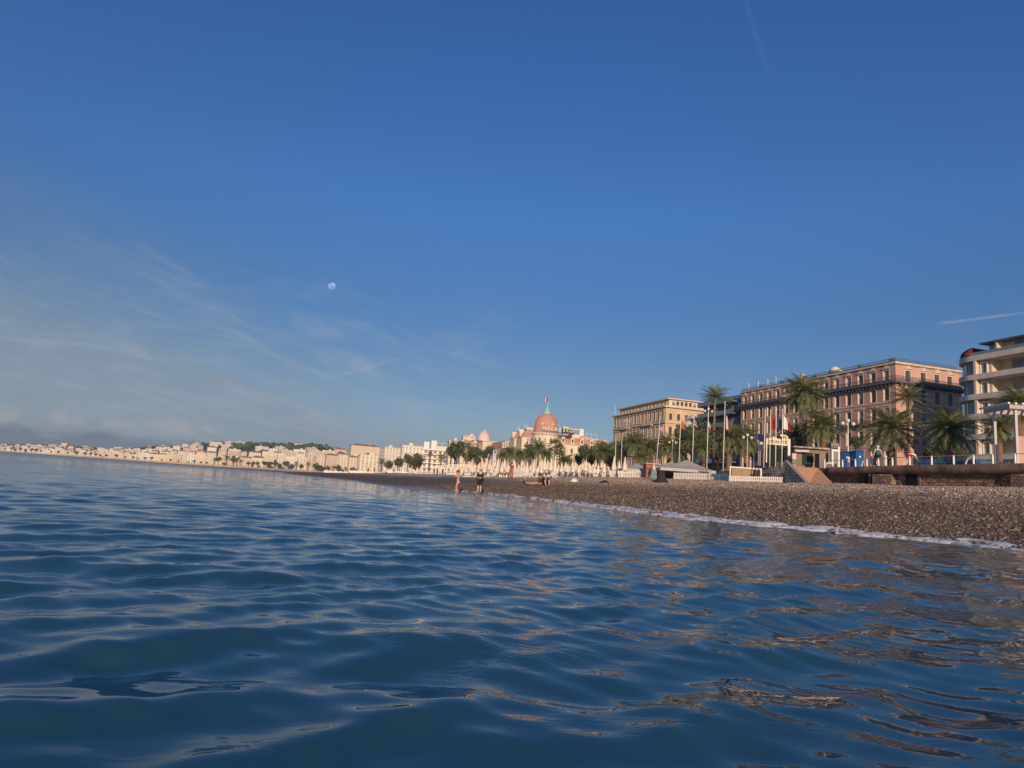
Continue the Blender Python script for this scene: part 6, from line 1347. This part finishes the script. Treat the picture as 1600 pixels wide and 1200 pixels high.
person((*pl(748.5, 769, 46.5)[:2], .04), -.5, 'woman in a black cover up and straw hat standing at the water line', PB, M_SKIN2, [('cover_up', LSLV + [('pel', 'hiL'), ('pel', 'hiR')], {'pel': .03, 'hiL': .02, 'hiR': .02, 'wai': .045, 'che': .045, 'elL': .04, 'elR': .04, 'wrL': .03, 'wrR': .03}, M_BLACKC), ('skirt', SHO[:2] + [('hiL', 'knL'), ('hiR', 'knR')], {'pel': .04, 'hiL': .055, 'hiR': .055, 'knL': .045, 'knR': .045}, M_BLACKC)], M_HAIRB, .1, M_HAT, s=.97)
PC = dict(elL=(-.30, -.05, 1.55), wrL=(-.14, .0, 1.72), elR=(.27, .0, 1.18), wrR=(.20, -.14, 1.0), knR=(.14, -.10, .50), anR=(.12, .02, .08))
person(pl(798, 752, 72), .4, 'person in a dark top and rust coloured trousers standing beside the white gate', PC, M_SKIN, [('top', SLV, .02, mat('dark_plum_cloth', (.10, .035, .045), .8)), ('trousers', SHO + [('knL', 'anL'), ('knR', 'anR')], .022, mat('rust_cloth', (.36, .15, .10), .8))], M_HAIRD, .1)
SIT = dict(pel=(0, .0, .13), wai=(0, .03, .28), che=(0, .0, .47), nec=(0, -.04, .64), hea=(0, -.08, .77), top=(0, -.09, .87), shL=(-.17, 0, .59), shR=(.17, 0, .59), elL=(-.22, -.14, .38), elR=(.22, -.14, .38), wrL=(-.12, -.34, .40), wrR=(.12, -.34, .40), hiL=(-.09, -.02, .12), hiR=(.09, -.02, .12), knL=(-.15, -.36, .40), knR=(.15, -.36, .40), anL=(-.13, -.50, .06), anR=(.13, -.50, .06), toL=(-.13, -.66, .03), toR=(.13, -.66, .03))
person(pl(852, 756, 52), .25, 'person in a black jacket seated on the shingle, right one of the seated pair', SIT, M_SKIN2, [('jacket', LSLV, .035, M_BLACKC), ('shorts', SHO, .02, M_DARKC)], M_HAIRB, .1, s=1.05)
SIT2 = {**SIT, 'knL': (-.13, -.44, .16), 'knR': (.12, -.46, .14), 'anL': (-.12, -.86, .06), 'anR': (.14, -.88, .06), 'toL': (-.12, -.98, .12), 'toR': (.15, -1.0, .12)}
person(pl(845, 756, 52.6), -.95, 'person in dark clothes with bare legs stretched out, left one of the seated pair', SIT2, M_SKIN, [('top', LSLV, .03, mat('dark_brown_cloth', (.09, .05, .045), .85))], M_HAIRB, .1)
LIE = dict(pel=(0, 0, .13), wai=(0, .16, .13), che=(0, .36, .14), nec=(0, .54, .15), hea=(0, .68, .17), top=(0, .78, .18), shL=(-.17, .48, .13), shR=(.17, .48, .13), elL=(-.26, .26, .08), elR=(.26, .26, .08), wrL=(-.22, .04, .06), wrR=(.22, .04, .06), hiL=(-.09, -.04, .12), hiR=(.09, -.04, .12), knL=(-.10, -.44, .16), knR=(.11, -.40, .30), anL=(-.1, -.84, .06), anR=(.11, -.70, .06), toL=(-.1, -.9, .16), toR=(.12, -.86, .04), face=(0, -.1, 1))
person(pl(833, 755, 54), 1.35, 'person in a red brown wrap lying on the shingle left of the seated pair', LIE, M_SKIN, [('wrap', TOP + SHO[:2], .025, mat('red_brown_wrap', (.35, .13, .10), .8))], M_HAIRD, .1)
person((*pl(1372, 727, 60)[:2], PROM_Z), 3.0, 'man in a green top and dark shorts walking on the promenade, hair white', dict(elL=(-.27, .0, 1.15), elR=(.27, .0, 1.15), wrL=(-.33, -.05, .93), wrR=(.31, -.03, .92), knL=(-.10, -.14, .50), anL=(-.10, .10, .10)), M_SKIN2, [('tank_top', TOP, .03, M_TEAL), ('shorts', SHO, .035, M_DARKC)], mat('white_hair', (.75, .72, .68), .8), .1, s=1.12)
BEND = dict(pel=(0, .0, .92), wai=(.10, 0, 1.04), che=(.28, 0, 1.12), nec=(.44, -.02, 1.06), hea=(.55, -.03, .97), top=(.62, -.03, .89), shL=(.38, -.17, 1.06), shR=(.38, .17, 1.08), elL=(.46, -.20, .82), elR=(.58, .18, .92), wrL=(.58, -.20, .66), wrR=(.76, .14, .74), hiL=(-.02, -.09, .89), hiR=(-.02, .09, .89), knL=(-.16, -.10, .52), knR=(.10, .10, .50), anL=(-.30, -.10, .14), anR=(.02, .10, .08), toL=(-.20, -.12, .05), toR=(.16, .1, .04), face=(.6, 0, -.8))
person((*pl(1420, 727, 57.5)[:2], PROM_Z), .1, 'person in a white shirt and red shorts bending forward on the promenade beside the chairs', BEND, M_SKIN2, [('shirt', SLV, .03, M_WSHIRT), ('shorts', SHO, .03, M_REDC)], M_HAIRD, .1, s=1.1)
for i, (u, v, Y, m, lab) in enumerate(((574, 746, 200, M_DARKC, 'distant person in dark clothes standing before the far white fence'), (584, 746, 195, M_REDC, 'distant person in red standing before the far white fence'), (614, 748, 185, M_BLACKC, 'distant tall dark figure on the far beach right of the red one'), (602, 748, 185, mat('dark_gap_brown2', (.2, .1, .07), .8), 'distant brown figure sitting low on the far beach'))):
    person(pl(u, v, Y), i * .7, lab, SIT if i == 3 else None, M_SKIN, [('top', SLV, .03, m), ('trousers', SHO, .03, m)], M_HAIRD, .1)

# ------------------------------------------------------------------ haze: the air over the bay
def haze():
    m = bpy.data.materials.new('haze_air'); m.use_nodes = True; q = NT(m.node_tree); q.n.remove(q.n['Principled BSDF']); v = q.n.new('ShaderNodeVolumePrincipled'); v.inputs['Color'].default_value = (.62, .82, 1.0, 1); v.inputs['Density'].default_value = 0.9e-4; v.inputs['Anisotropy'].default_value = 0.0
    q.l.new(v.outputs[0], q.n['Material Output'].inputs['Volume']); struct(MB().box(-6500, 2500, -400, 7000, -60, 190).build('haze', m), 'stuff', 'thin pale air over the bay softening the far town')
haze()
